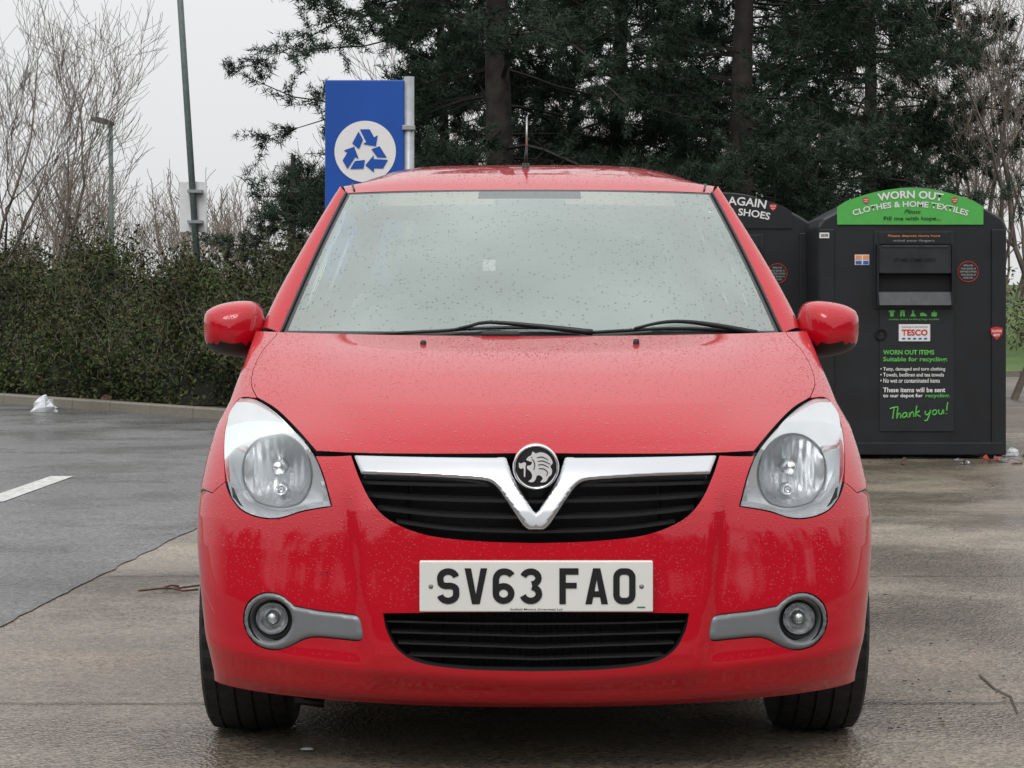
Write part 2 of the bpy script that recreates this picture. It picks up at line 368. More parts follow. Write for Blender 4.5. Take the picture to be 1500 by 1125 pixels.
# ---------------- headlights
ct=PX(405,692,4.88); bx,bz=-ct[0],ct[2]; BR=.090
hpix_in=offset(HEAD,.0025)
outl=S(hpix_in)
mb,nt,b=new_mat('fluted_reflector'); b.inputs['Metallic'].default_value=.6; b.inputs['Base Color'].default_value=(.66,.68,.70,1); b.inputs['Roughness'].default_value=.2
tc=nt.nodes.new('ShaderNodeTexCoord'); w=nt.nodes.new('ShaderNodeTexWave'); w.inputs['Scale'].default_value=17; w.bands_direction='X'; w.inputs['Distortion'].default_value=.6
nt.links.new(tc.outputs['Object'],w.inputs['Vector']); bp=nt.nodes.new('ShaderNodeBump'); bp.inputs['Strength'].default_value=.12; bp.inputs['Distance'].default_value=.006
nt.links.new(w.outputs['Fac'],bp.inputs['Height']); nt.links.new(bp.outputs[0],b.inputs['Normal'])
for sgn in (1,-1):
    hl=sub('headlight',(sgn*bx,4.9,bz),car)
    o2=outl[:,[0,2]]; hole=np.array([(bx+BR*math.cos(t),bz+BR*math.sin(t)) for t in np.linspace(0,2*math.pi,48,endpoint=False)])
    ctr=o2.mean(0); o2i=ctr+(o2-ctr)*.965
    yb=lambda q: 4.885+ .10*np.clip((q[:,0]-bx)/.12,-1,1.4)+.10*np.clip((q[:,1]-.72)/.12,0,1.2)
    hh=[]
    for p in hole:
        q=p.copy(); c0=np.array([bx,bz])
        for _ in range(40):
            if inpoly(np.array([q]),ctr+(o2i-ctr)*.96)[0]: break
            q=c0+(q-c0)*.985
        hh.append(q)
    hh=np.array(hh)
    vo,T=cdt(o2i,[hh],.012); yy=yb(vo)
    V=[(sgn*p[0],y,p[1]) for p,y in zip(vo,yy)]; Fc=[tuple(t) for t in T]
    k=len(o2i); o=len(V); yo=yb(o2i)
    V+=[(sgn*p[0],p[1]+.004,p[2]) for p in outl]; V+=[(sgn*p[0],y,p[1]) for p,y in zip(o2i,yo)]
    Fc+=[(o+i,o+(i+1)%k,o+k+(i+1)%k,o+k+i) for i in range(k)]
    mk('lamp_housing',V,Fc,SILVER,hl,False)
    V=[];Fc=[];rings=[(0,1.0),(.015,.985),(.035,.93),(.05,.82),(.064,.65),(.076,.42),(.084,.2),(.086,0.01)]
    y0=yb(hh); n=len(hh)
    for d,s in rings:
        for i in range(n):
            q=np.array([bx,bz])+(hh[i]-[bx,bz])*s; V.append((sgn*q[0],y0[i]*(1-min(1,d/.05))+ (4.91)*min(1,d/.05)+d,q[1]))
    for r in range(len(rings)-1):
        for i in range(n): Fc.append((r*n+i,r*n+(i+1)%n,(r+1)*n+(i+1)%n,(r+1)*n+i))
    mk('reflector_bowl',V,Fc,mb,hl,True)
    V,Fc=lathe([(0,0),(.002,.012),(.010,.017),(.018,.018),(.07,.016)],(sgn*bx,4.92,bz+.008),n=28); mk('bulb_shield',V,Fc,CHROME,hl,True)
    V,Fc=lathe([(.010,0),(.010,.008),(.0,.010),(0,.0135),(.06,.0135)],(sgn*(bx-.004),4.935,bz-.045),n=28); mk('side_bulb',V,Fc,SILVER,hl,True)
    V,Fc=lathe([(0,0),(.003,.008),(.010,.013),(.04,.013)],(sgn*.675,5.02,.785),n=20); mk('indicator_bulb',V,Fc,ORANGE,hl,True)
    lc=[(sgn*a[0],yb(np.array([[a[0],a[1]]]))[0]-.002,a[1]) for a in hh]
    tubeobj('lamp_ring',lc,.0024,GREYTRIM,hl,6,True)
    vo,T=cdt(hpix_in,[],.012); P=S(vo); V=P*[sgn,1,1]; Fc=[tuple(t) for t in T]
    mk('lens',V,Fc,LENS,hl,True)
# ---------------- grilles
gr=sub('grille',(0,4.7,.62),car)
bar=cat(iv([(519,669),(620,671),(700,672),(742,672)]),iv([(742,672),(750,695),(762,717)]),iv([(762,717),(784.9,755)]),iv([(784.9,755),(784.9,776)]),iv([(784.9,776),(774,776),(766,769)]),iv([(766,769),(744,736),(728,714),(714,705),(690,702)]),iv([(690,702),(620,698),(530,695)]),iv([(530,695),(519,669)]))
bar[bar[:,0]<.004,0]=0
panel('grille_bar',bar,[],SATIN,gr,sp=.005,bulge=.006,bw=.006,push=-.002,rim=.02)
def slat(pxl,back,h,dep):
    V=[];Fc=[]
    L=S(inv(np.array(crom(pxl,12))))
    pts=[np.array([-p[0],p[1],p[2]]) for p in L]+[np.array([p[0],p[1],p[2]]) for p in L[::-1]]
    for p in pts:
        for a,b in((0,-h/2),(0,h/2),(dep,h/2+.004),(dep,-h/2+.004)): V.append((p[0],p[1]+back+a,p[2]+b))
    for i in range(len(pts)-1):
        for k in range(4): Fc.append((i*4+k,i*4+(k+1)%4,i*4+4+(k+1)%4,i*4+4+k))
    return V,Fc
GLOSS=simple('gloss_black',(.016,.016,.018),.2,noise=.1)
parts=[slat([(528,708),(640,711),(785,712)],.02,.007,.03),slat([(536,727),(640,733),(785,736)],.02,.007,.03),slat([(552,746),(650,756),(785,760)],.02,.007,.03),slat([(580,766),(670,777),(785,781)],.02,.006,.03)]
for px in (600,965): parts.append(tube([PX(px,705,4.72),PX(px,770,4.70)],.004,4))
V,Fc=join(parts); mk('slats',V,Fc,GLOSS,gr)
parts=[slat([(564,912),(680,915),(785,916)],.02,.004,.025),slat([(572,928),(785,934)],.02,.004,.025),slat([(582,944),(785,951)],.02,.004,.025),slat([(600,962),(785,968)],.02,.004,.025)]
for px in range(690,881,9):
    D=4.64; parts.append(tube([PX(px,893,D),PX(px,983,D)],.0012,4))
for px in (600,650,915,965): parts.append(tube([PX(px,893,4.63),PX(px,980,4.63)],.004,4))
V,Fc=join(parts); mk('lower_grille',V,Fc,GLOSS,car)
box('engine_bay',-.44,.44,4.78,5.5,.16,.70,DARK,car)
box('radiator',-.36,.36,4.72,4.775,.22,.68,simple('radiator_black',(.008,.008,.009),.7,noise=.4,nscale=120),car)
# badge
bc=PX(781.5,684,4.60); bc[0]=0.0
bd=sub('badge',bc,car)
R0=34.0*4.60/F
V,Fc=lathe([(.06,R0),(.004,R0),(-.004,R0*.97),(-.006,R0*.92),(-.003,R0*.87),(.002,R0*.83)],bc,n=56); mk('badge_ring',V,Fc,CHROME,bd,True)
V,Fc=lathe([(.0015,R0*.86),(-.001,R0*.5),(-.002,0)],bc,n=56); mk('badge_disc',V,Fc,INK,bd,True)
def flat(name,polys,o,sx,sz,y,mat,parent,st=.06):
    V=[];Fc=[]
    for k,p in enumerate(polys):
        p=np.array(crom(list(p)+[p[0]],st))[:-1]
        v,T=cdt(p,[],.6); n=len(V); V+=[(o[0]+a*sx,y-.0002*k,o[2]+b*sz) for a,b in v]
        for t in T: Fc.append(tuple(int(i)+n for i in t))
    return mk(name,V,Fc,mat,parent)
BS=simple('badge_silver',(.85,.86,.87),.35,metal=.3,noise=.05)
grif=[[(-.50,.36),(-.40,.50),(-.24,.60),(-.16,.78),(-.02,.68),(.20,.74),(.48,.68),(.72,.48),(.84,.20),(.72,.04),(.80,-.14),(.78,-.36),(.62,-.52),(.50,-.72),(.22,-.76),(.34,-.58),(.20,-.42),(.04,-.44),(-.02,-.62),(-.16,-.76),(-.38,-.72),(-.22,-.58),(-.20,-.38),(-.30,-.20),(-.44,-.08),(-.44,.06),(-.26,.10),(-.20,.26),(-.32,.28)],
[(-.86,.22),(-.74,.18),(-.62,.24),(-.50,.20),(-.52,-.02),(-.54,-.50),(-.60,-.50),(-.62,-.06),(-.74,-.10),(-.84,-.04)]]
flat('griffin_emblem',grif,bc,R0*.86,R0*.86,bc[1]-.0035,BS,bd)
parts=[]
for pl in ([(.04,.46),(.30,.50),(.62,.36)],[(.08,.28),(.36,.30),(.72,.14)],[(.10,.10),(.36,.12),(.64,-.02)],[(.14,-.08),(.40,-.10),(.58,-.26),(.52,-.44)],[(-.20,.40),(-.10,.28),(-.06,.06),(-.12,-.14)],[(-.24,.50),(-.18,.47)]):
    P3=crom(pl,.08); Vs,Fs=strip_(P3,.055) if False else (None,None)
    n=len(P3); V=[];Fc=[]
    for i,p in enumerate(P3):
        a=P3[max(0,i-1)];b_=P3[min(n-1,i+1)]; t=(b_-a)/np.linalg.norm(b_-a); nn=np.array([-t[1],t[0]]); w_=.028*(1-.6*abs(i/(n-1)-.4))
        for s_ in (1,-1): c_=p+nn*w_*s_; V.append((bc[0]+c_[0]*R0*.86,bc[1]-.0042,bc[2]+c_[1]*R0*.86))
    Fc=[(2*i,2*i+1,2*i+3,2*i+2) for i in range(n-1)]; parts.append((V,Fc))
V,Fc=join(parts); mk('emblem_lines',V,Fc,INK,bd)
tri=S(inv([(760,712),(785,748)])); mk('mesh_insert',[(-tri[0][0],4.66,tri[0][2]+.02),(tri[0][0],4.66,tri[0][2]+.02),(0,4.66,tri[1][2])],[(0,2,1)],simple('mesh_black',(.03,.03,.03),.5,noise=.8,nscale=300),gr)
# ---------------- number plate
PY=4.542; np_=sub('number_plate',(0,PY,.43),car)
pz=(PX(784,822.5,PY)[2]+PX(784,896,PY)[2])/2; PW,PH=.5145,.112
box('plate',-PW/2,PW/2,PY,PY+.02,pz-PH/2,pz+PH/2,PLATE,np_,.003)
def strip(pts,w,closed=False):
    p=np.array(pts,float); n=len(p); L=[];Rr=[]
    for i in range(n):
        a=p[i-1] if (i>0 or closed) else None; b=p[(i+1)%n] if (i<n-1 or closed) else None
        d1=(p[i]-a)/np.linalg.norm(p[i]-a) if a is not None else None; d2=(b-p[i])/np.linalg.norm(b-p[i]) if b is not None else None
        if d1 is None: d1=d2
        if d2 is None: d2=d1
        n1=np.array([-d1[1],d1[0]]); n2=np.array([-d2[1],d2[0]]); m=n1+n2; m/=np.linalg.norm(m); k=min(1/max(m@n1,.3),2.2)
        L.append(p[i]+m*w/2*k); Rr.append(p[i]-m*w/2*k)
    V=L+Rr; Fc=[(i,(i+1)%n,n+(i+1)%n,n+i) for i in range(n if closed else n-1)]; return V,Fc
def arc(cx,cy,rx,ry,a0,a1,n=8): return [(cx+rx*math.cos(math.radians(a0+(a1-a0)*i/n)),cy+ry*math.sin(math.radians(a0+(a1-a0)*i/n))) for i in range(n+1)]
W_=14.2
POLY={'V':[[(0,79),(14.5,79),(25,22),(35.5,79),(50,79),(33.5,0),(16.5,0)]],
'A':[[(0,0),(17,79),(33,79),(50,0),(35.5,0),(32.2,15.5),(17.8,15.5),(14.5,0)]],'Ahole':[(20.5,28.5),(29.5,28.5),(25,54)]}
GL={
'O':([arc(29,58,13.5,14,0,90)+arc(21,58,13.5,14,90,180)+arc(21,21,13.5,14,180,270)+arc(29,21,13.5,14,270,360)],[1]),
'F':([[(11,0),(11,72),(46,72)],[(18,41),(42,41)]],[0,0]),
'S':([arc(25,57.5,17.5,14.5,10,180,10)+[(7.5,55)]+arc(22,49,14,9,200,270,4)+arc(27,31.5,15.5,9,90,10,4)+arc(25,21.8,17.8,14.5,0,-170,10)],[0]),
'6':([arc(25,23.5,17,16,0,360,20)[:-1],arc(27,57,18,14.8,25,90,5)+arc(25,53,17,18.8,95,180,6)+[(8,24)]],[1,0]),
'3':([arc(24,57.5,17,14.3,165,-82,12),arc(24,22.8,18,15.5,82,-165,12)],[0,0])}
def glyph(ch,x0,parts,y):
    z0=pz-.0395+.001
    if ch in POLY:
        v,T=cdt(np.array(POLY[ch][0],float),[np.array(POLY['Ahole'],float)] if ch=='A' else [],200.0)
        parts.append(([(x0+a/1000,y,z0+b/1000) for a,b in v],[tuple(map(int,t)) for t in T])); return
    for k,(pl,cl) in enumerate(zip(*GL[ch])):
        V,Fc=strip(pl,W_ if not(ch in'F' and k==1) else 12.5,bool(cl)); parts.append(([(x0+v[0]/1000,y-.0003*k,z0+v[1]/1000) for v in V],[f for f in Fc]))
parts=[]; total=7*.050+5*.011+.033; x=-total/2
for ch in 'SV63': glyph(ch,x,parts,PY-.0015); x+=.061
x+=.022
for ch in 'FAO': glyph(ch,x,parts,PY-.0015); x+=.061
V,Fc=join(parts); mk('registration_characters',V,Fc,INK,np_)
def textmesh(body,name,w,h,mat,parent,x,y,z,bold=0.0,arcR=None,shear=0,align='c'):
    cu=bpy.data.curves.new(name,'FONT'); cu.body=body; cu.size=1; cu.offset=bold; cu.shear=shear; cu.resolution_u=3
    o=bpy.data.objects.new('tmp',cu); col.objects.link(o); dg=bpy.context.evaluated_depsgraph_get(); me=bpy.data.meshes.new_from_object(o.evaluated_get(dg)); bpy.data.objects.remove(o)
    co=np.zeros(len(me.vertices)*3); me.vertices.foreach_get('co',co); co=co.reshape(-1,3)
    lo=co.min(0);hi=co.max(0); sy=h/(hi[1]-lo[1]); sx=(w/(hi[0]-lo[0])) if w else sy
    X=(co[:,0]-(lo[0]+hi[0])/2)*sx if align=='c' else (co[:,0]-lo[0])*sx
    Y=(co[:,1]-lo[1])*sy-h/2
    if arcR: a=X/arcR; X,Y=(arcR+Y)*np.sin(a),(arcR+Y)*np.cos(a)-arcR
    co=np.stack([x+X,np.full(len(X),y),z+Y],1); me.vertices.foreach_set('co',co.ravel()); me.update()
    me.materials.clear(); me.materials.append(mat); ob=bpy.data.objects.new(name,me); col.objects.link(ob); par(ob,parent); return ob
textmesh('Seafield Motors (Inverness) Ltd','dealer_lettering',.115,.0055,INK,np_,0,PY-.001,pz-.0505,.01)
for s in (-1,1):
    V,Fc=lathe([(-.002,0),(-.0015,.004),(0,.0055)],(s*.232,PY,pz),n=14); mk('screw',V,Fc,GREYTRIM,np_,True)
mk('plate_mark',[(.222,PY-.001,pz-.047),(.24,PY-.001,pz-.047),(.24,PY-.001,pz-.044),(.222,PY-.001,pz-.044)],[(0,1,2,3)],simple('green_mark',(.05,.2,.08),noise=.1),np_)
te=S(inv([(478,853)]))[0]
tubeobj('tow_cover',[(-te[0]+.02*math.cos(t),te[1]-.001-.01*math.cos(t)*.5+.004,te[2]+.023*math.sin(t)) for t in np.linspace(0,2*math.pi,28,endpoint=False)],.0008,simple('seam_dark_red',(.18,.005,.01),noise=.1),car,5,True)
# ---------------- body side, greenhouse
def Gg(z): return .755-.17*np.power(np.clip((z-1.0)/.44,0,1.1),1.2)
edge=S(np.array([(US,v) for v in np.linspace(VS*5/NL,VS,24)]))
front=[(p[1],p[2]) for p in edge]
arcf=[(5.2+.345*math.cos(t),.297+.345*math.sin(t)) for t in np.linspace(math.radians(-10),math.radians(137),26)]
arcr=[(7.56+.345*math.cos(t),.297+.345*math.sin(t)) for t in np.linspace(math.radians(-10),math.radians(190),30)]
sidepoly=np.array(front+[(y,1.0) for y in np.linspace(5.8,7.88,20)]+[(7.88,.6),(7.9,.24)]+arcr+[(7.0,.2),(6.3,.19),(5.7,.2)]+arcf)
for sgn in (1,-1):
    vo,T=cdt(sidepoly,[],.04); X=G_(vo[:,0],vo[:,1])
    V=np.stack([sgn*X,vo[:,0],vo[:,1]],1); mk('side_panel',V,[tuple(t) for t in T],RED,car,True)
    for yl in (5.78,6.75):
        zz=np.linspace(.24,1.0,14); tubeobj('door_seam',[(sgn*(G_(yl,z)+.0005),yl+.03*(1-z),z) for z in zz],.002,DARK,car,4)
    for yl in (6.6,7.4):
        z=.86; tubeobj('door_handle',[(sgn*(.765),yl-.08,z),(sgn*(.79),yl-.06,z),(sgn*(.79),yl+.06,z),(sgn*(.765),yl+.08,z)],.011,RED,car)
    ap=[(5.78+(6.50-5.78)*t,.995+(1.44-.995)*(t**.92)) for t in np.linspace(0,1,14)]
    gp=np.array(ap+[(7.2,1.45),(7.75,1.42),(7.95,1.2),(7.98,1.0)]+[(y,1.0) for y in np.linspace(7.6,5.95,12)])
    w1=np.array([(6.02,1.05),(6.50,1.385),(6.80,1.39),(6.80,1.05)])
    w2=np.array([(6.88,1.05),(6.88,1.39),(7.35,1.385),(7.42,1.06)])
    w3=np.array([(7.5,1.08),(7.45,1.37),(7.68,1.33),(7.78,1.12)])
    vo,T=cdt(gp,[w1,w2,w3],.05); mk('window_frame',np.stack([sgn*Gg(vo[:,1]),vo[:,0],vo[:,1]],1),[tuple(t) for t in T],[RED],car,True)
    for w in (w1,w2,w3):
        vo,T=cdt(w,[],.06); mk('side_window',np.stack([sgn*(Gg(vo[:,1])-.006),vo[:,0],vo[:,1]],1),[tuple(t) for t in T],SIDEGLASS,car,True)
    rows=[]
    for t in np.linspace(0,1,20):
        E=np.array([.692-.124*t,5.70+.70*t,.988+.43*t+.012*math.sin(math.pi*t)])
        yo,zo=5.78+.72*t,.995+.445*(t**.92); O=np.array([Gg(zo),yo,zo])
        M=(E+O)/2+np.array([.012,-.022,.012])
        rows.append([((1-s)**2*E+2*s*(1-s)*(2*M-(E+O)/2)+s*s*O)*[sgn,1,1] for s in np.linspace(0,1,7)])
    grid('windscreen_pillar',np.array(rows),RED,car)
    tubeobj('windscreen_seal',[np.array(r[0])+[0,-.002,.002] for r in rows],.004,BLACK,car,6)
def W(s,t):
    f=abs(s); xb=.689*s; xt=.564*s
    c=np.array([0,5.52+.74*t,.985+.435*t+.02*math.sin(math.pi*t)]); e=np.array([0,5.70+.70*t,.988+.43*t+.012*math.sin(math.pi*t)])
    p=c+(e-c)*f**2.2; p[0]=xb+(xt-xb)*t; return p
nS,nT=96,60
Pt=np.array([[W(s,t) for s in np.linspace(-1,1,nS+1)] for t in np.linspace(0,1,nT+1)])
FRIT=simple('glass_frit_black',(.02,.022,.022),.25,noise=.1)
FRITG=simple('glass_shade_band',(.16,.18,.18),.3,noise=.3,nscale=200)
def mf(i,j):
    if j<1 or j>=nS-1 or i<1 or i>=nT-1: return 1
    if i>=nT-5 and abs(j-nS/2+.5)<13: return 2
    return 0
grid('windscreen',Pt,[GLASS,FRIT,FRITG],car,mf)
top_row=S(np.array([(u,VS) for u in np.linspace(0,US,25)]))
tr=np.vstack([top_row[::-1]*[-1,1,1],top_row[1:]]); sN=len(tr)
wb=np.array([W(s,0) for s in np.sin(np.linspace(-1,1,sN)*math.pi/2)])
mid=(tr+wb)/2-[0,0,.008]
grid('scuttle_panel',np.stack([tr-[0,0,.005],mid,wb-[0,0,.001]]),[BLACK,RED],car,lambda i,j:1 if(j<4 or j>=sN-5) else 0)
for sgn in(1,-1):
    a=np.array([.755,5.66,.995]);b=np.array([.692,5.70,.988]);c=np.array([Gg(.995),5.78,.995])
    mk('pillar_base',[a*[sgn,1,1],b*[sgn,1,1],c*[sgn,1,1]],[(0,1,2)],RED,car)
rows=[]
zc_y=[6.26,6.33,6.42,6.6,6.8,7.0,7.3,7.6,7.95]; zc_z=[1.42,1.447,1.474,1.510,1.535,1.546,1.548,1.53,1.47]
for w in np.linspace(0,1,34):
    w=w**1.3; row=[]
    for s in np.linspace(-1,1,41):
        s=math.sin(s*math.pi/2); f=abs(s)
        yf=6.26+.14*f**2.2; y=yf+(7.95-yf)*w; yc=6.26+1.69*w
        zc=np.interp(yc,zc_y,zc_z); k=5.5
        zs=1.418+(1.445-1.418)*min(1,w/.06) if w<.06 else 1.445-.03*max(0,(w-.7)/.3)
        xs=.568+.02*min(1,w/.08)
        row.append((s*xs,y,zc-(zc-zs)*f**k))
    rows.append(row)
RG=np.array(rows)
grid('roof',RG,RED,car)
for j in (4,36): tubeobj('roof_seam',[RG[i,j]+[0,0,.001] for i in range(1,30)],.0035,BLACK,car,5)
rows=[]
for z in np.linspace(.2,1.45,24):
    row=[]
    xs=float(G_(7.9,z)) if z<1 else float(Gg(z)); yb_=8.07 if z<.95 else 8.07-.35*((z-.95)/.5)**1.3; ye=7.88
    if z>1.3: ye=7.70
    for s in np.linspace(-1,1,25):
        s=math.sin(s*math.pi/2); f=abs(s); row.append((s*xs,ye+(max(yb_,ye+.02)-ye)*math.sqrt(max(0,1-f**2.5)),z))
    rows.append(row)
REARG=glass_mix('rear_glass',.5,.2,.6,(.75,.82,.80),noise=False)
grid('tailgate',np.array(rows),[RED,REARG],car,lambda i,j:1 if(15<=i<=21 and 4<=j<=19) else 0)
box('underbody',-.56,.56,4.95,7.9,.17,.26,DARK,car)
box('floor',-.72,.72,5.6,7.8,.26,.42,INTER,car)
WX=.698
for (sx,yy) in ((1,5.2),(-1,5.2),(1,7.56),(-1,7.56)):
    wh=sub('wheel',(sx*WX,yy,.297),car)
    h=.100
    pr=[(-h+.02,.19),(-h+.002,.215),(-h-.003,.25),(-h-.002,.280),(-h+.006,.292),(-.066,.2960),(-.065,.291),(-.060,.291),(-.059,.2965),(-.024,.297),(-.023,.291),(-.018,.291),(-.017,.297)]
    pr=pr+[(-a,r) for a,r in pr[::-1]]
    V,Fc=lathe(pr,(sx*WX,yy,.297),'x',96)
    n=96; V=[list(v) for v in V]
    for r,(a,rr) in enumerate(pr):
        if rr>.291 and abs(a)>.056:
            for k in range(0,n,3):
                v=V[r*n+k]; dy=v[1]-yy;dz=v[2]-.297; q=1-.004/.297; v[1]=yy+dy*q; v[2]=.297+dz*q
    mk('tyre',V,Fc,RUBBER,wh)
    V,Fc=lathe([(sx*.08,.0),(sx*.082,.03),(sx*.06,.06),(sx*.07,.15),(sx*.082,.195),(sx*.075,.2),(-sx*.08,.2)],(sx*WX,yy,.297),'x',40)
    pr2=[]
    for i in range(7):
        an=2*math.pi*i/7; pr2.append(tube([(sx*(WX+.08),yy+.04*math.cos(an),.297+.04*math.sin(an)),(sx*(WX+.086),yy+.185*math.cos(an),.297+.185*math.sin(an))],[.02,.014],6))
    V,Fc=join([(V,Fc)]+pr2); mk('rim',V,Fc,RIM,wh,True)
    V=[];Fc=[]
    for k in range(17):
        t=math.radians(8+164*k/16)
        for x_ in (.54,.765): V.append((sx*x_,yy+.338*math.cos(t),.297+.338*math.sin(t)))
    for k in range(16): Fc.append((k*2,k*2+1,k*2+3,k*2+2))
    mk('arch_liner',V,Fc,DARK,car,True)
box('inner_wing',-.57,-.56,5.0,5.6,.2,.60,DARK,car); box('inner_wing',.56,.57,5.0,5.6,.2,.60,DARK,car)
tubeobj('splash_guard',[PX(432,1024,4.95),PX(475,1030,4.95)],.012,BLACK,car,6)
# mirrors
mo=[(296,470),(300,456),(318,446),(345,441),(368,442),(379,452),(383,475),(382,500),(374,518),(355,524),(330,521),(308,513),(298,500)]
MO=np.array(crom(mo+[mo[0]],5))[:-1]
DM=5.72
for sgn in (1,-1):
    mm=sub('wing_mirror',(sgn*.8,DM,1.0),car)
    Q=np.array([PX(a,b,DM) for a,b in MO]); Q[:,0]*=-1; cc=Q.mean(0); V=[];Fc=[];mi=[]; n=len(Q)
    rings=[(s,.10*(1-math.sqrt(max(0,1-s**2.6)))) for s in (0.02,.3,.5,.68,.8,.88,.94,.98,1.0)]+[(1.0,.14),(.985,.155),(.9,.157)]
    for s,d in rings:
        for q in Q: p=cc+(q-cc)*s; V.append((sgn*p[0],DM-.06+d,p[2]))
    for r in range(len(rings)-1):
        for i in range(n):
            j=(i+1)%n; f=(r*n+i,r*n+j,(r+1)*n+j,(r+1)*n+i); Fc.append(f); zz=sum(V[k][2] for k in f)/4
            mi.append(1 if (zz<.962 or r>=9) else 0)
    mk('mirror_shell',V,Fc,[RED,BLACK],mm,True,mi)
    V=[]
    for q in Q: p=cc+(q-cc)*.9; V.append((sgn*p[0],DM+.099,p[2]))
    mk('mirror_glass',V,[tuple(range(n))],CHROME,mm)
    V,Fc=tube([(sgn*.72,DM+.02,.965),(sgn*.80,DM+.03,.955),(sgn*.86,DM+.03,.965)],[.035,.026,.03],10); mk('mirror_arm',V,Fc,BLACK,mm,True)
def WD(px,py,off):
    D=5.5
    for _ in range(8):
        p=PX(px,py,D); f=min(1,abs(p[0])/.67); t=max(-.05,(p[2]-.985)/.435); D=5.52+.18*f**2.2+.74*t-off
    return PX(px,py,D)
def wiper(blade,arm):
    w=sub('wiper',WD(*arm[-1],.03),car)
    b=[WD(a[0],a[1],.02) for a in crom(blade,10)]; tubeobj('wiper_blade',b,.0052,BLACK,w,6)
    b=[WD(a[0],a[1],.035) for a in crom(arm,10)]; n=len(b); tubeobj('wiper_arm',b,[.004+.006*(i/n) for i in range(n)],BLACK,w,6)
wiper([(487,493),(560,489),(640,485),(700,481),(780,480),(850,483)],[(660,484),(690,477),(715,472),(780,477),(868,487)])
wiper([(868,487),(920,484),(985,481),(1055,483),(1122,489)],[(930,481),(965,473),(1000,471),(1050,477),(1108,488)])
box('wiper_pivot_cover',-.135,-.03,5.46,5.50,.975,.996,BLACK,car,.008)
for px,py in ((620,506),(932,504)):
    p=PX(px,py,5.36)
    V,Fc=lathe([(-.01,.0085),(.008,.0085),(.013,.006),(.014,0)],(p[0],5.36,p[2]),'z',14); mk('washer_nozzle',V,Fc,BLACK,car,True)
a0=PX(770,248,6.62); V1=tube([a0-[0,0,.03],a0+[0,0,.02]],[.016,.011],10); V2=tube([a0+[0,0,.02],a0+[.003,.01,.075]],[.006,.004],8); V3=tube([a0+[.003,.01,.07],a0+[.004,.03,.172]],.0028,8)
V,Fc=join([V1,V2]); ae=mk('aerial',V,Fc,BLACK,car,True); V,Fc=V3; mk('aerial_rod',V,Fc,simple('aerial_steel',(.45,.46,.47),.3,metal=.7,noise=.1),ae,True)
grid('dashboard',np.array([[(s*.66,y+.1*s*s,z) for s in np.linspace(-1,1,15)] for y,z in ((5.62,.93),(5.8,.965),(6.0,.975),(6.1,.93),(6.12,.6))]),INTER,car)
swc=np.array([-.36,6.12,.94])
ring=[swc+[.19*math.cos(t),.07*math.sin(t),.18*math.sin(t)] for t in np.linspace(0,2*math.pi,36,endpoint=False)]
V,Fc=join([tube(ring,.016,8,True),tube([swc-[.18,0,0],swc+[.18,0,0]],.02,6),tube([swc-[0,.06,.16],swc],.018,6)]); mk('steering_wheel',V,Fc,DARK,car,True)
SEAT=simple('seat_cloth',(.14,.145,.145),.9,noise=.2)
for sx in (-.36,.36):
    st=box('seat',sx-.24,sx+.24,6.95,7.10,.45,1.12,SEAT,car,.06); box('headrest',sx-.12,sx+.12,6.97,7.07,1.14,1.30,SEAT,st,.04)
box('rear_seat',-.6,.6,7.5,7.62,.4,1.05,SEAT,car,.05)
st=PX(717,390,6.0); box('windscreen_sticker',st[0]-.018,st[0]+.018,W(-.08,.46)[1]+.03,W(-.08,.46)[1]+.032,st[2]-.016,st[2]+.016,simple('sticker_pale',(.8,.82,.85),noise=.3,nscale=120),car)
box('rear_view_mirror',-.11,.11,6.24,6.26,1.335,1.39,BLACK,car,.01)
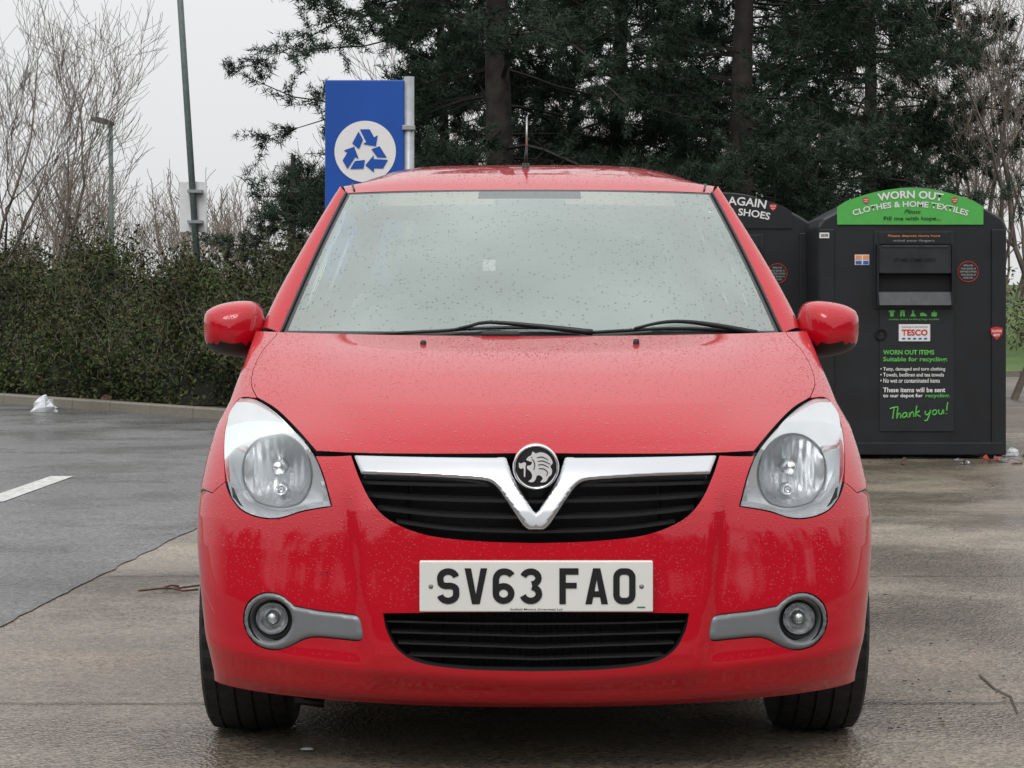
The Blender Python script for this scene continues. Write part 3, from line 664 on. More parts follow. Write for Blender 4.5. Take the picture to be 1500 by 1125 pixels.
# ================================================================ ground
def ground_mat(name,c0,c1,speck,rough0,rough1,damp=0):
    m,nt,b=new_mat(name); L=nt.links; tc=nt.nodes.new('ShaderNodeTexCoord')
    n=nt.nodes.new('ShaderNodeTexNoise'); n.inputs['Scale'].default_value=.55; n.inputs['Detail'].default_value=9; n.inputs['Roughness'].default_value=.62; L.new(tc.outputs['Object'],n.inputs['Vector'])
    r=nt.nodes.new('ShaderNodeValToRGB'); r.color_ramp.elements[0].position=.35; r.color_ramp.elements[1].position=.68; r.color_ramp.elements[0].color=(*c0,1); r.color_ramp.elements[1].color=(*c1,1); L.new(n.outputs['Fac'],r.inputs['Fac'])
    v=nt.nodes.new('ShaderNodeTexVoronoi'); v.inputs['Scale'].default_value=95; L.new(tc.outputs['Object'],v.inputs['Vector'])
    n2=nt.nodes.new('ShaderNodeTexNoise'); n2.inputs['Scale'].default_value=60; n2.inputs['Detail'].default_value=5; L.new(tc.outputs['Object'],n2.inputs['Vector'])
    sp=nt.nodes.new('ShaderNodeSeparateColor'); L.new(v.outputs['Color'],sp.inputs[0])
    mr=nt.nodes.new('ShaderNodeMapRange'); mr.inputs['To Min'].default_value=1-speck; mr.inputs['To Max'].default_value=1+speck; L.new(sp.outputs[0],mr.inputs['Value'])
    n3=nt.nodes.new('ShaderNodeTexNoise'); n3.inputs['Scale'].default_value=.9; n3.inputs['Detail'].default_value=7; n3.inputs['Roughness'].default_value=.6; L.new(tc.outputs['Object'],n3.inputs['Vector'])
    rr=nt.nodes.new('ShaderNodeMapRange'); rr.inputs['From Min'].default_value=.40; rr.inputs['From Max'].default_value=.60; rr.inputs['To Min'].default_value=rough0; rr.inputs['To Max'].default_value=rough1; L.new(n3.outputs['Fac'],rr.inputs['Value']); L.new(rr.outputs[0],b.inputs['Roughness'])
    dk=nt.nodes.new('ShaderNodeMapRange'); dk.inputs['From Min'].default_value=.38; dk.inputs['From Max'].default_value=.62; dk.inputs['To Min'].default_value=1-damp; dk.inputs['To Max'].default_value=1; L.new(n3.outputs['Fac'],dk.inputs['Value'])
    mq=nt.nodes.new('ShaderNodeMath'); mq.operation='MULTIPLY'; L.new(mr.outputs[0],mq.inputs[0]); L.new(dk.outputs[0],mq.inputs[1])
    mx=nt.nodes.new('ShaderNodeMix'); mx.data_type='RGBA'; mx.blend_type='MULTIPLY'; mx.inputs[0].default_value=1; L.new(r.outputs['Color'],mx.inputs[6])
    cb=nt.nodes.new('ShaderNodeCombineColor')
    for i in range(3): L.new(mq.outputs[0],cb.inputs[i])
    L.new(cb.outputs[0],mx.inputs[7]); L.new(mx.outputs[2],b.inputs['Base Color'])
    bp=nt.nodes.new('ShaderNodeBump'); bp.inputs['Strength'].default_value=.7; bp.inputs['Distance'].default_value=.004
    ad=nt.nodes.new('ShaderNodeMath'); ad.operation='ADD'; L.new(n2.outputs['Fac'],ad.inputs[0]); L.new(v.outputs['Distance'],ad.inputs[1]); L.new(ad.outputs[0],bp.inputs['Height']); L.new(bp.outputs[0],b.inputs['Normal'])
    return m
CONC=ground_mat('wet_concrete',(.175,.140,.105),(.335,.28,.222),.45,.12,.45,.38)
ASPH=ground_mat('wet_asphalt',(.095,.094,.094),(.17,.168,.167),.75,.18,.45,.25)
SOIL=ground_mat('soil_and_litter',(.045,.035,.022),(.09,.075,.045),.4,.8,.95)
GRASS=ground_mat('winter_grass',(.05,.10,.02),(.11,.17,.04),.4,.8,.95)
KERB=ground_mat('kerb_stone',(.18,.165,.13),(.27,.25,.21),.2,.6,.8)
def struct(o): o['kind']='structure'; return o
def sheet(name,pts,z,mat): return struct(mk(name,[(x,y,z) for x,y in pts],[tuple(range(len(pts)))],mat))
sheet('ground',[(-400,-200),(400,-200),(400,600),(-400,600)],-.004,SOIL)
bl=lambda y:-1.71-.053+.0502*(y-6.88)
kd=np.array([3.32,-4.2]);kd/=np.linalg.norm(kd); kn=np.array([-kd[1],kd[0]])
if kn[1]<0: kn=-kn
K0=np.array([-6.33,25.1]); KA=K0-kd*9; KB=K0+kd*8.2
sheet('concrete_apron',[(bl(-20)-.6,-20),(30,-20),(30,18.6),(bl(18.6)-.6,18.6)],.0,CONC)
re=random.Random(9); eg=[(bl(y)+re.uniform(-.010,.010),y) for y in np.arange(-20,18.2,.12)]
sheet('asphalt_road',[(-60,-20)]+eg+[tuple(KB),tuple(KA),(-30,KA[1]+20),(-60,60)],.004,ASPH)
sheet('access_road',[(bl(18.6),18.604),(30,18.604),(60,38),(bl(18.6)+2,38)],.002,ground_mat('old_tarmac',(.13,.11,.09),(.2,.17,.14),.3,.4,.7))
rows=[[(x,y,z) for x in np.linspace(-60,90,20)] for y,z in ((36,.0),(40,.25),(46,1.0),(60,2.0),(120,2.2))]
struct(grid('grass_bank',np.array(rows,float),GRASS,None))
def kerbline(a,b,w=.14,h=.11,name='kerb'):
    a=np.array(a);b=np.array(b); L=np.linalg.norm(b-a); d=(b-a)/L; nn=np.array([-d[1],d[0]]); V=[];Fc=[]; k=int(L/.92)
    for i in range(k):
        s0=a+d*(i*.92+.006); s1=a+d*((i+1)*.92-.006); o=len(V)
        for s in (s0,s1):
            for q,z in ((0,0),(0,h-.015),(.015,h),(w,h),(w,0)): p=s+nn*q; V.append((p[0],p[1],z))
        Fc+=[(o+j,o+j+1,o+6+j,o+5+j) for j in range(4)]+[(o,o+1,o+2,o+3,o+4),(o+9,o+8,o+7,o+6,o+5)]
    return struct(mk(name,V,Fc,KERB))
kerbline(KA,KB)
kerbline((6.2,19),(30,19.5)); kerbline((30,36.2),(2,36.2))
v=[KA+kn*.14,KB+kn*.14,KB+kn*6,KA+kn*8]; struct(mk('planting_bed',[(p[0],p[1],.09) for p in v],[(0,1,2,3)],SOIL))
JM=simple('joint_tar',(.05,.042,.035),.8,noise=.4)
def wig(pts,w,z,name,mat,seed=0,jit=.01):
    r=random.Random(seed); V=[]; P=crom(pts,.12)
    for i,p in enumerate(P):
        a=P[max(0,i-1)];b=P[min(len(P)-1,i+1)]; t=(b-a)/np.linalg.norm(b-a); n=np.array([-t[1],t[0]]); c=p+n*r.uniform(-jit,jit); ww=w*r.uniform(.6,1.3)
        V+=[(*(c+n*ww/2),z),(*(c-n*ww/2),z)]
    Fc=[(2*i,2*i+1,2*i+3,2*i+2) for i in range(len(P)-1)]
    return struct(mk(name,V,Fc,mat))
for j,y in enumerate((5.5,8.22,10.95,13.7,16.4)): wig([(bl(y)+.03,y),(7,y+.02),(14,y)],.008,.003,'slab_joint',JM,j,.003)
wig([(3.6,-2),(3.62,9),(3.6,18)],.008,.0035,'slab_joint',JM,20,.003)
g=lambda px,py:(lambda D:(CX+(px-750)*D/F,D))(F*H/(py-HY))
wig([g(1432,990),g(1450,1010),g(1475,1022),g(1500,1045),g(1560,1060)],.006,.004,'concrete_crack',JM,5,.02)
wig([g(1265,1027),g(1340,1030),g(1432,1026)],.005,.0046,'concrete_crack',JM,6,.01)
WP=simple('worn_road_paint',(.55,.55,.53),.6,noise=.35,nscale=30)
for y0 in (11.5,5.5): sheet('lane_marking',[(-3.04,y0),(-2.89,y0),(-2.89,y0+1.85),(-3.04,y0+1.85)],.008,WP)
# ================================================================ litter
def litter(name,px,py,size,mat,label,hgt=.02,seed=1):
    x,y=g(px,py); r=np.random.default_rng(seed); V=[];n=9;m=5
    for i in range(m+1):
        for k in range(n):
            t=2*math.pi*k/n; rr=size*math.cos(i/m*math.pi/2)*r.uniform(.6,1.2); V.append((x+rr*math.cos(t),y+rr*.7*math.sin(t),.006+hgt*math.sin(i/m*math.pi/2)*r.uniform(.6,1.2)))
    Fc=[(i*n+k,i*n+(k+1)%n,(i+1)*n+(k+1)%n,(i+1)*n+k) for i in range(m) for k in range(n)]
    return top(mk(name,V,Fc,mat),label,'litter')
LW=simple('plastic_white',(.7,.72,.75),.4,noise=.15); LB=simple('litter_brown',(.10,.045,.03),.7,noise=.4); LR=simple('litter_red',(.4,.05,.04),.5,noise=.2)
litter('plastic_bag',66,604,.16,LW,'crumpled white plastic bag beside the kerb',.17)
litter('paper_scrap',450,1101,.018,LW,'small white paper scrap on wet concrete',.003,2)
rl=random.Random(3)
for i in range(26):
    px=rl.uniform(1270,1500) if i<10 else rl.uniform(1410,1500); py=rl.uniform(666,682)
    litter('paper_scrap',px,py,rl.uniform(.012,.035),rl.choice([LW,LB,LB,GREYTRIM,LB,LR]),'litter scrap at the foot of the recycling bank',rl.uniform(.01,.03),10+i)
litter('plastic_cup',1483,668,.05,LW,'pale discarded cup beside the recycling bank',.06,44)
litter('dead_leaves',157,600,.1,LB,'brown dead leaf clump against the kerb',.15,61)
tw=empty('fallen_twig',(*g(245,867),0),'thin reddish-brown twig lying on damp concrete','twig')
parts=[tube([(*g(a,b),.012) for a,b in pl],.004,5) for pl in ([(203,870),(230,867),(262,866),(292,862)],[(235,867),(250,862),(262,863)],[(250,866),(268,870),(290,868)])]
V,Fc=join(parts); mk('twig_stem',V,Fc,LB,tw,True)
for i in range(40):
    px=rl.uniform(1290,1500); py=rl.uniform(700,1080); litter('grit',px,py,rl.uniform(.003,.009),rl.choice([LB,JM,JM]),'tiny dark debris on the concrete',.003,90+i)
# ================================================================ sign with recycling mark
BLUE=simple('sign_blue',(.010,.085,.42),.4,noise=.06,nscale=3); GALV=simple('galvanised_steel',(.38,.40,.41),.45,metal=.4,noise=.15,nscale=12)
sg=PX(535,222,17.0); s17=17/F
sign=empty('recycling_sign',(sg[0],17,0),'tall blue recycling sign on a grey steel post','sign')
x0=PX(476,0,17)[0];x1=PX(592,0,17)[0]; zt=PX(0,117,17)[2]
box('sign_panel',x0,x1,17.0,17.05,1.35,zt,BLUE,sign,.01)
pp=PX(599,112,17); tubeobj('post',[(pp[0],17.03,0),(pp[0],17.03,pp[2])],.043,GALV,sign,16)
for z in (2.6,1.9): box('bracket',pp[0]-.055,pp[0]+.05,16.975,17.09,z-.02,z+.02,GALV,sign,.005)
R=45*s17; V=[(sg[0]+R*math.cos(t),16.994,sg[2]+R*math.sin(t)) for t in np.linspace(0,2*math.pi,48,endpoint=False)]; mk('white_disc',V,[tuple(range(48))],simple('bright_white',(.86,.86,.86),.5,noise=.02),sign)
parts=[]
for k in range(3):
    a=math.radians(-120*k); rot=lambda p:(p[0]*math.cos(a)-p[1]*math.sin(a),p[0]*math.sin(a)+p[1]*math.cos(a))
    for q,pl in enumerate(([(-.17,.76),(.15,.76),(.29,.50),(.41,.57),(.35,.21),(-.07,.28),(.04,.35),(-.03,.48)],[(-.42,.30),(-.215,.69),(-.07,.42),(-.20,.12)])):
        pl=[rot(p) for p in pl]; vo,T=cdt(np.array(pl),[],9.0); parts.append(([(sg[0]+p[0]*R*1.0,16.988-.0005*q,sg[2]+p[1]*R*1.0-R*.04) for p in vo],[tuple(map(int,t)) for t in T]))
V,Fc=join(parts); mk('recycling_arrows',V,Fc,BLUE,sign)
# ================================================================ recycling banks
BINM=simple('bank_black',(.012,.014,.017),.42,noise=.25,nscale=5,bump=.1,bscale=30); BIND=simple('bank_dark_panel',(.020,.023,.026),.35,noise=.1)
BING=simple('bank_green',(.085,.44,.085),.45,noise=.05); GTX=simple('green_print',(.12,.5,.10),.5,noise=.03); BSTEEL=simple('bank_steel',(.03,.034,.038),.35,metal=.3,noise=.3,nscale=8); RPR=simple('red_print',(.55,.03,.03),.5,noise=.05)
BLP=simple('blue_print',(.03,.12,.5),.5,noise=.05); SUB=simple('grey_print',(.35,.35,.36),.5,noise=.05); TRAY=simple('tray_steel',(.055,.06,.065),.3,metal=.3,noise=.2)
def bank(cpx,D,variant,label):
    k=15.1/F
    cx=CX+(cpx-750)*D/F; b=empty('recycling_bank',(cx,D,0),label,'recycling bank','textile recycling banks standing side by side')
    q=lambda px,py:(cx+(px-1337)*k,H+(HY-py)*k)
    prof=[(1200,670),(1198,332),(1206,320)]+[(1214+(1462-1214)*t/18,317-43*math.sin(math.pi*t/18)**.9) for t in range(1,18)]+[(1468,320),(1475,334),(1473,670)]
    P=[q(*p) for p in prof]; P=[(x,max(z,.03)) for x,z in P]; n=len(P); dep=1.15
    V=[(x,D,z) for x,z in P]+[(x,D+dep,z) for x,z in P]; Fc=[tuple(range(n)),tuple(range(2*n-1,n-1,-1))]+[(i,n+i,n+(i+1)%n,(i+1)%n) for i in range(n)]
    o=mk('cabinet',V,Fc,BINM,b); m=o.modifiers.new('b','BEVEL'); m.width=.018; m.segments=2; m.limit_method='ANGLE'
    for a0,a1 in ((1200,1222),(1452,1473)):
        x0,_=q(a0,0);x1,_=q(a1,0); box('corner_post',x0,x1,D-.018,D+.002,.04,q(0,336)[1],BINM,b,.006)
    x0,_=q(1206,0);x1,_=q(1468,0); box('base_rail',x0,x1,D-.02,D+.01,.03,.12,BINM,b,.006)
    ar=[(1226,329),(1226,303)]+[(1226+214*t/16,301-25.5*math.sin(math.pi*t/16)**.85) for t in range(1,16)]+[(1440,303),(1440,329)]
    pl=[q(*p) for p in ar]; n=len(pl); V=[(x,D-.012,z) for x,z in pl]+[(x,D+.0,z) for x,z in pl]
    mk('header_panel',V,[tuple(range(n))]+[(i,n+i,n+(i+1)%n,(i+1)%n) for i in range(n)],BING if variant else BINM,b)
    T=lambda s,w,h,px,py,mat,bold=.01,R=None,sh=0,al='c',dy=.016: textmesh(s,'lettering',w*k if w else None,h*k,mat,b,q(px,py)[0],D-dy,q(px,py)[1],bold,R*k if R else None,sh,al)
    if variant:
        T('WORN OUT',96,11.5,1333,285,WHITE,.03,250); T('CLOTHES & HOME TEXTILES',172,8.6,1333,299,WHITE,.02,270)
        T('Please',24,6,1336,310,INK,0,None,.35); T('Fill me with hope...',84,7.5,1336,321,INK,.012)
    else:
        T('WEAR AGAIN',118,13,1342,287,WHITE,.02,300); T('CLOTHES & SHOES',140,11,1337,303,WHITE,.02,300); T('Please fill me with love',60,5,1336,322,RPR,.0)
    def shield(px,py,s,dy=.0165):
        c=q(px,py); pts=[(-1,.8),(0,1.1),(1,.8),(.9,-.2),(0,-1.1),(-.9,-.2)]
        mk('shield_badge',[(c[0]+a*s*k,D-dy,c[1]+z*s*k) for a,z in pts],[tuple(range(6))],RPR,b)
        for i,(wd,w_) in enumerate((('SALVATION',1.6),('ARMY',1.1))): textmesh(wd,'shield_lettering',s*w_*k,s*.42*k,WHITE,b,c[0],D-dy-.002,c[1]+(.35-.65*i)*s*k,.02)
    if variant: shield(1268,294,4.6); shield(1398,294,4.6)
    else: shield(1411,297,5.5)
    def rect(nm,a0,b0,a1,b1,mat,dy=.01,bev=.003,back=0):
        x0,z1=q(a0,b0);x1,z0=q(a1,b1); return box(nm,x0,x1,D-dy,D+back+.001,z0,z1,mat,b,bev)
    rect('hatch_frame',1280,338,1397,452,BIND,.012)
    rect('hatch_plate',1286,340,1391,358,BINM,.02); T('Please deposit items here',76,4,1338,346,ORANGE,.0,dy=.023); T('mind your fingers',60,4,1338,353,SUB,.0,dy=.023)
    x0,z1=q(1286,360);x1,z0=q(1391,400)
    V=[(x0,D-.05,z1),(x1,D-.05,z1),(x1,D-.06,z0),(x0,D-.06,z0),(x0,D-.01,z1),(x1,D-.01,z1),(x1,D-.01,z0),(x0,D-.01,z0)]
    mk('hatch_drum',V,[(0,1,2,3),(0,4,5,1),(3,2,6,7),(0,3,7,4),(1,5,6,2)],BSTEEL,b)
    rect('drum_lip',1290,360,1387,363,TRAY,.058); T('OTHER ITEMS ONLY',62,5,1338,381,DARK,.02,dy=.061)
    rect('slot',1286,401,1391,426,DARK,.014)
    x0,z1=q(1286,428);x1,z0=q(1391,447)
    V=[(x0,D-.03,z1),(x1,D-.03,z1),(x1,D-.07,z0),(x0,D-.07,z0),(x0,D,z1),(x1,D,z1),(x1,D,z0),(x0,D,z0)]
    mk('hatch_tray',V,[(0,1,2,3),(0,4,5,1),(3,2,6,7),(0,3,7,4),(1,5,6,2)],TRAY,b)
    for a in (1283.5,1392.5): rect('hatch_cheek',a-1.2,358,a+1.2,449,BINM,.08)
    rect('info_panel',1288,453,1397,632,BIND,.01)
    ic=[[(-1,.6),(-.5,1),(.5,1),(1,.6),(.7,.3),(.5,.5),(.5,-1),(-.5,-1),(-.5,.5),(-.7,.3)],[(-.6,1),(.6,1),(.7,-1),(.2,-1),(0,.3),(-.2,-1),(-.7,-1)],[(-.3,1),(.3,1),(.2,.3),(.8,-1),(-.8,-1),(-.2,.3)],[(-1,.1),(-.2,.3),(.9,-.4),(.9,-.9),(-1,-.9)],[(-.8,.3),(-.3,.3),(0,1),(.3,.3),(.8,.3),(.7,-1),(-.7,-1)]]
    for i,pl in enumerate(ic):
        c=q(1306+i*15.5,459); vo,TT=cdt(np.array(pl,float),[],5); mk('garment_icon',[(c[0]+p[0]*5.2*k,D-.0125,c[1]+p[1]*4.5*k) for p in vo],TT,GTX,b)
    T('clothes shoes bedding bags textiles',74,3.5,1338,468,GTX,.0)
    rect('shop_label',1316,475,1362,500,WHITE,.018); T('working in partnership',38,3,1339,479,INK,0,dy=.021)
    T('TESCO',38,9,1339,487,RPR,.03,dy=.021)
    for i in range(5):
        c=q(1323+i*8,496); mk('label_dash',[(c[0]-.013,D-.0205,c[1]-.006),(c[0]+.010,D-.0205,c[1]-.006),(c[0]+.013,D-.0205,c[1]+.006),(c[0]-.010,D-.0205,c[1]+.006)],[(0,1,2,3)],BLP,b)
    T('WORN OUT ITEMS' if variant else 'WEARABLE ITEMS',75,7,1293,516,GTX,.03,al='l')
    T('Suitable for recycling:',94,8.5,1293,527,GTX,.02,al='l')
    for i,s in enumerate(('• Tatty, damaged and torn clothing','• Towels, bedlinen and tea towels','• No wet or contaminated items')): T(s,(95,93,87)[i],6.5,1289,541+i*8.2,WHITE,.01,al='l')
    T('These items will be sent',91,7,1293,571,WHITE,.02,al='l'); T('to our depot for',58,7,1293,580,WHITE,.02,al='l'); T('recycling.',36,7,1355,580,GTX,.02,al='l')
    st=[[(0,1.9),(.6,2.05),(1.3,2.1)],[(.7,2.05),(.55,1),(.45,0)],[(1.3,2.0),(1.15,1),(1.1,0),(1.3,.7),(1.6,.9),(1.7,.5),(1.7,0)],[(2.7,.8),(2.3,.9),(2.0,.5),(2.1,.05),(2.5,.2),(2.7,.8),(2.7,.2),(2.85,0)],[(3.1,.9),(3.1,0),(3.3,.7),(3.6,.9),(3.75,.5),(3.75,0)],[(4.25,2.0),(4.12,1),(4.1,0)],[(4.7,1.0),(4.15,.5),(4.8,-.1)],[(5.6,.9),(5.6,.3),(5.9,.1),(6.3,.6)],[(6.4,1),(6.2,0),(5.8,-.9),(5.4,-.8)],[(7.0,.9),(6.7,.5),(6.9,0),(7.3,.2),(7.35,.7),(7.0,.9)],[(7.7,.9),(7.7,.2),(8.1,0),(8.4,.8),(8.45,0)],[(9.15,2.1),(9.0,1.3),(8.95,.6)],[(8.9,.1),(8.9,-.05)]]
    parts=[]
    for pl in st:
        P3=[]
        for p in crom(pl,.15): c=q(1303+p[0]*9.3,614-p[1]*8-p[0]*.9); P3.append((c[0],D-.014,c[1]))
        parts.append(tube(P3,.0052,4))
    V,Fc=join(parts); mk('handwritten_thank_you',V,Fc,GTX,b)
    c=q(1418,398); V=[(c[0]+15*k*math.cos(t),D-.004,c[1]+15*k*math.sin(t)) for t in np.linspace(0,2*math.pi,32,endpoint=False)]; mk('round_sticker',V,[tuple(range(32))],BIND,b)
    tubeobj('sticker_ring',[(v[0],v[1],v[2]) for v in V],.003,RPR,b,4,True)
    for i,w in enumerate((14,22,24,22,14)): T('THIS BANK IS' if i%2 else 'EMPTIED OFTEN',w,2.6,1418,389+i*4.5,SUB,.02,dy=.008)
    c=q(1290,490); V,Fc=lathe([(-.012,.045),(-.02,.04),(-.012,.03),(-.006,0)],(c[0],D,c[1]),n=24); mk('lock_boss',V,Fc,DARK,b,True)
    if variant:
        rect('warning_label',1252,373,1273,388,WHITE,.006,0)
        for a in ((1253,374,1262,380,ORANGE),(1264,374,1272,380,ORANGE),(1253,382,1262,387,BLP),(1264,382,1272,387,BLP)): rect('warning_print',*a,.009,0)
    rect('number_label',1200,341,1214,349,WHITE,.024,0); T('0078',10,4,1207,345,INK,.02,dy=.027)
    shield(1459,488,9,dy=.021)
    for a in (1215,1460): x,_=q(a,0); box('foot',x-.05,x+.05,D+.05,D+.2,0,.04,BINM,b)
    return b
bank(1337,15.1,1,'black textile recycling bank with green arched header')
bank(1061,15.75,0,'black clothes and shoes bank with black arched header')
# ================================================================ posts
def post(name,px0,py0,px1,py1,D,r,label,cat,lamp=False,plate=None):
    e=empty(name,(PX(px1,py1,D)[0],D,0),label,cat); a=PX(px0,py0,D);b_=PX(px1,py1,D); d=(a-b_); b0=b_-d*(b_[2]/d[2]); a2=a+d*(.5 if not lamp else 0)
    tubeobj('post',[b0,a2],[r*1.15,r],simple('post_grey_green',(.11,.15,.14),.5,noise=.2) ,e,12)
    if plate:
        q0=PX(plate[0],plate[1],D+.06);q1=PX(plate[2],plate[3],D+.06); box('sign_plate',q0[0],q1[0],D+.055,D+.07,q1[2],q0[2],simple('plate_back',(.85,.87,.88),.5,noise=.05),e,.004)
        for z in (q0[2]-.12,q1[2]+.12): box('clamp',b_[0]-.09,b_[0]+.09,D-.045,D+.054,z-.018,z+.018,GALV,e)
    if lamp:
        t=a; V=[];Fc=[]
        for xx,w_,h_ in ((.08,.05,.05),(-.05,.10,.09),(-.25,.13,.10),(-.42,.10,.05)):
            zc=t[2]+.0+(-xx)*.22
            V+=[(t[0]+xx,t[1]-w_,zc-h_*.3),(t[0]+xx,t[1]+w_,zc-h_*.3),(t[0]+xx,t[1]+w_*.6,zc+h_),(t[0]+xx,t[1]-w_*.6,zc+h_)]
        for i in range(3):
            for j in range(4): Fc.append((i*4+j,i*4+(j+1)%4,i*4+4+(j+1)%4,i*4+4+j))
        Fc+=[(0,1,2,3),(15,14,13,12)]
        mk('lamp_head',V,Fc,simple('lamp_dark',(.02,.02,.022),.5,noise=.1),e)
    return e
post('signpost',260,-60,286,340,24.6,.036,'leaning grey-green pole with a blank white plate','post',plate=(263,266,303,340))
post('street_lamp',162,182,163,300,45,.05,'slim street lamp above the bare shrubs','lamp',lamp=True)
# ================================================================ vegetation
def leafmat(name,cols,lo=.45,hi=1.45,sc_=1.3):
    m,nt,b=new_mat(name); ge=nt.nodes.new('ShaderNodeNewGeometry'); r=nt.nodes.new('ShaderNodeValToRGB'); e=r.color_ramp.elements
    e[0].color=(*cols[0],1); e[1].color=(*cols[-1],1)
    for i,c in enumerate(cols[1:-1]): q=e.new((i+1)/(len(cols)-1)); q.color=(*c,1)
    nt.links.new(ge.outputs['Random Per Island'],r.inputs['Fac'])
    tc=nt.nodes.new('ShaderNodeTexCoord'); n=nt.nodes.new('ShaderNodeTexNoise'); n.inputs['Scale'].default_value=sc_; n.inputs['Detail'].default_value=4; nt.links.new(tc.outputs['Object'],n.inputs['Vector'])
    mr=nt.nodes.new('ShaderNodeMapRange'); mr.inputs['From Min'].default_value=.32; mr.inputs['From Max'].default_value=.68; mr.inputs['To Min'].default_value=lo; mr.inputs['To Max'].default_value=hi; nt.links.new(n.outputs['Fac'],mr.inputs['Value'])
    hs=nt.nodes.new('ShaderNodeHueSaturation'); nt.links.new(r.outputs['Color'],hs.inputs['Color']); nt.links.new(mr.outputs[0],hs.inputs['Value']); nt.links.new(hs.outputs[0],b.inputs['Base Color'])
    b.inputs['Roughness'].default_value=.65; b.inputs['Specular IOR Level'].default_value=.15
    return m
HEDGE=leafmat('hedge_leaves',[(.028,.048,.016),(.05,.076,.026),(.075,.098,.036),(.10,.08,.042),(.046,.07,.024)])
PINE=leafmat('pine_needles',[(.020,.036,.024),(.032,.054,.036),(.055,.078,.054)])
TWIG=simple('bare_twig',(.19,.16,.135),.8,noise=.35,nscale=3); BARK=simple('pine_bark',(.042,.036,.033),.9,noise=.5,nscale=9,bump=.8,bscale=30)
LIMB=simple('pine_limb',(.028,.026,.024),.9,noise=.4)
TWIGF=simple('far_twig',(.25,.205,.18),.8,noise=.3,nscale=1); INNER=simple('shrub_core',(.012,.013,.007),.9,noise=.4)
def leaves(C,size,asp=.5,rg=rng):
    n=len(C); a=rg.normal(size=(n,3)); a/=np.linalg.norm(a,axis=1)[:,None]; b=np.cross(a,rg.normal(size=(n,3))); b/=np.linalg.norm(b,axis=1)[:,None]
    s=(size*rg.uniform(.5,1.5,n))[:,None]; return np.stack([C+a*s,C+b*s*asp,C-a*s,C-b*s*asp],1).reshape(-1,3)
def lump(x,k=0): return .5*np.sin(x*1.7+k)+.3*np.sin(x*3.9+1.3*k+1)+.2*np.sin(x*8.3+2*k)
hedge=empty('hedge',tuple(np.append((KA+KB)/2+kn*1.2,0)),'loose olive-green evergreen hedge behind a low kerb','hedge')
LH=np.linalg.norm(KB-KA)
def hprof(s,t):
    topz=1.60+.30*lump(s*.9,2)+.16*np.sin(s*.4); ang=t*math.pi
    w=2.0-1.7*np.sign(np.cos(ang))*np.abs(np.cos(ang))**.95
    z=.10+(topz-.12)*np.abs(np.sin(ang))**.85; l=.34*lump(s*1.5,z*2.3)+.2*np.sin(z*5+s*2.1); return w-l*np.cos(ang),z+.22*np.sin(s*2.6+w*3)*np.sin(ang)
def hpos(s,t,ins=0):
    w,z=hprof(s,t); w=np.maximum(w+ins*np.cos(t*math.pi),.2); z=z-ins*np.sin(t*math.pi)
    return np.stack([KA[0]+kd[0]*s+kn[0]*w,KA[1]+kd[1]*s+kn[1]*w,z],-1)
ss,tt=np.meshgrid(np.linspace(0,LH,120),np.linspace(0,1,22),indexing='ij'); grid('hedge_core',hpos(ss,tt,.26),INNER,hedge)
n=75000; s=rng.uniform(3.5,LH,n); t=rng.uniform(0,.62,n); C=hpos(s,t,rng.normal(.08,.14,n)); C[:,2]=np.maximum(C[:,2],.1)
bigmesh('foliage',leaves(C,.027,.5),4,HEDGE,hedge)
CC=[];TW=[]
for i in range(3000):
    p=hpos(np.array([rng.uniform(3.5,LH)]),np.array([rng.uniform(.04,.6)]))[0]; d=rng.normal(size=3)*[.55,.55,.45]+[-.3*kn[0],-.3*kn[1],.65]; d/=np.linalg.norm(d); L=rng.uniform(.15,.6)
    q=p+d*L; TW.append(np.array([p-[.004,0,0],p+[.004,0,0],q]))
    if i%4<3:
        m=int(L*36); a=rng.uniform(0,1,m)[:,None]; CC.append(p+d*L*a+rng.normal(0,.028,(m,3)))
bigmesh('leafy_sprays',leaves(np.concatenate(CC),.024,.5),4,HEDGE,hedge)
bigmesh('shoots',np.array(TW).reshape(-1,3),3,TWIG,hedge)
def tri_tubes(segs,nm,mat,parent,ns=4):
    A=np.array([s[0] for s in segs]);B=np.array([s[1] for s in segs]);r0=np.array([s[2] for s in segs]);r1=np.array([s[3] for s in segs])
    t=B-A; t/=np.linalg.norm(t,axis=1)[:,None]+1e-9; up=np.where(np.abs(t[:,2:3])<.9,[[0,0,1.]],[[0,1.,0]]); s=np.cross(t,up); s/=np.linalg.norm(s,axis=1)[:,None]; q=np.cross(s,t); V=[]
    for k in range(ns):
        a0=2*math.pi*k/ns;a1=2*math.pi*(k+1)/ns
        d0=math.cos(a0)*s+math.sin(a0)*q; d1=math.cos(a1)*s+math.sin(a1)*q
        V.append(np.stack([A+d0*r0[:,None],A+d1*r0[:,None],B+d1*r1[:,None],B+d0*r1[:,None]],1))
    return bigmesh(nm,np.concatenate(V).reshape(-1,3),4,mat,parent)
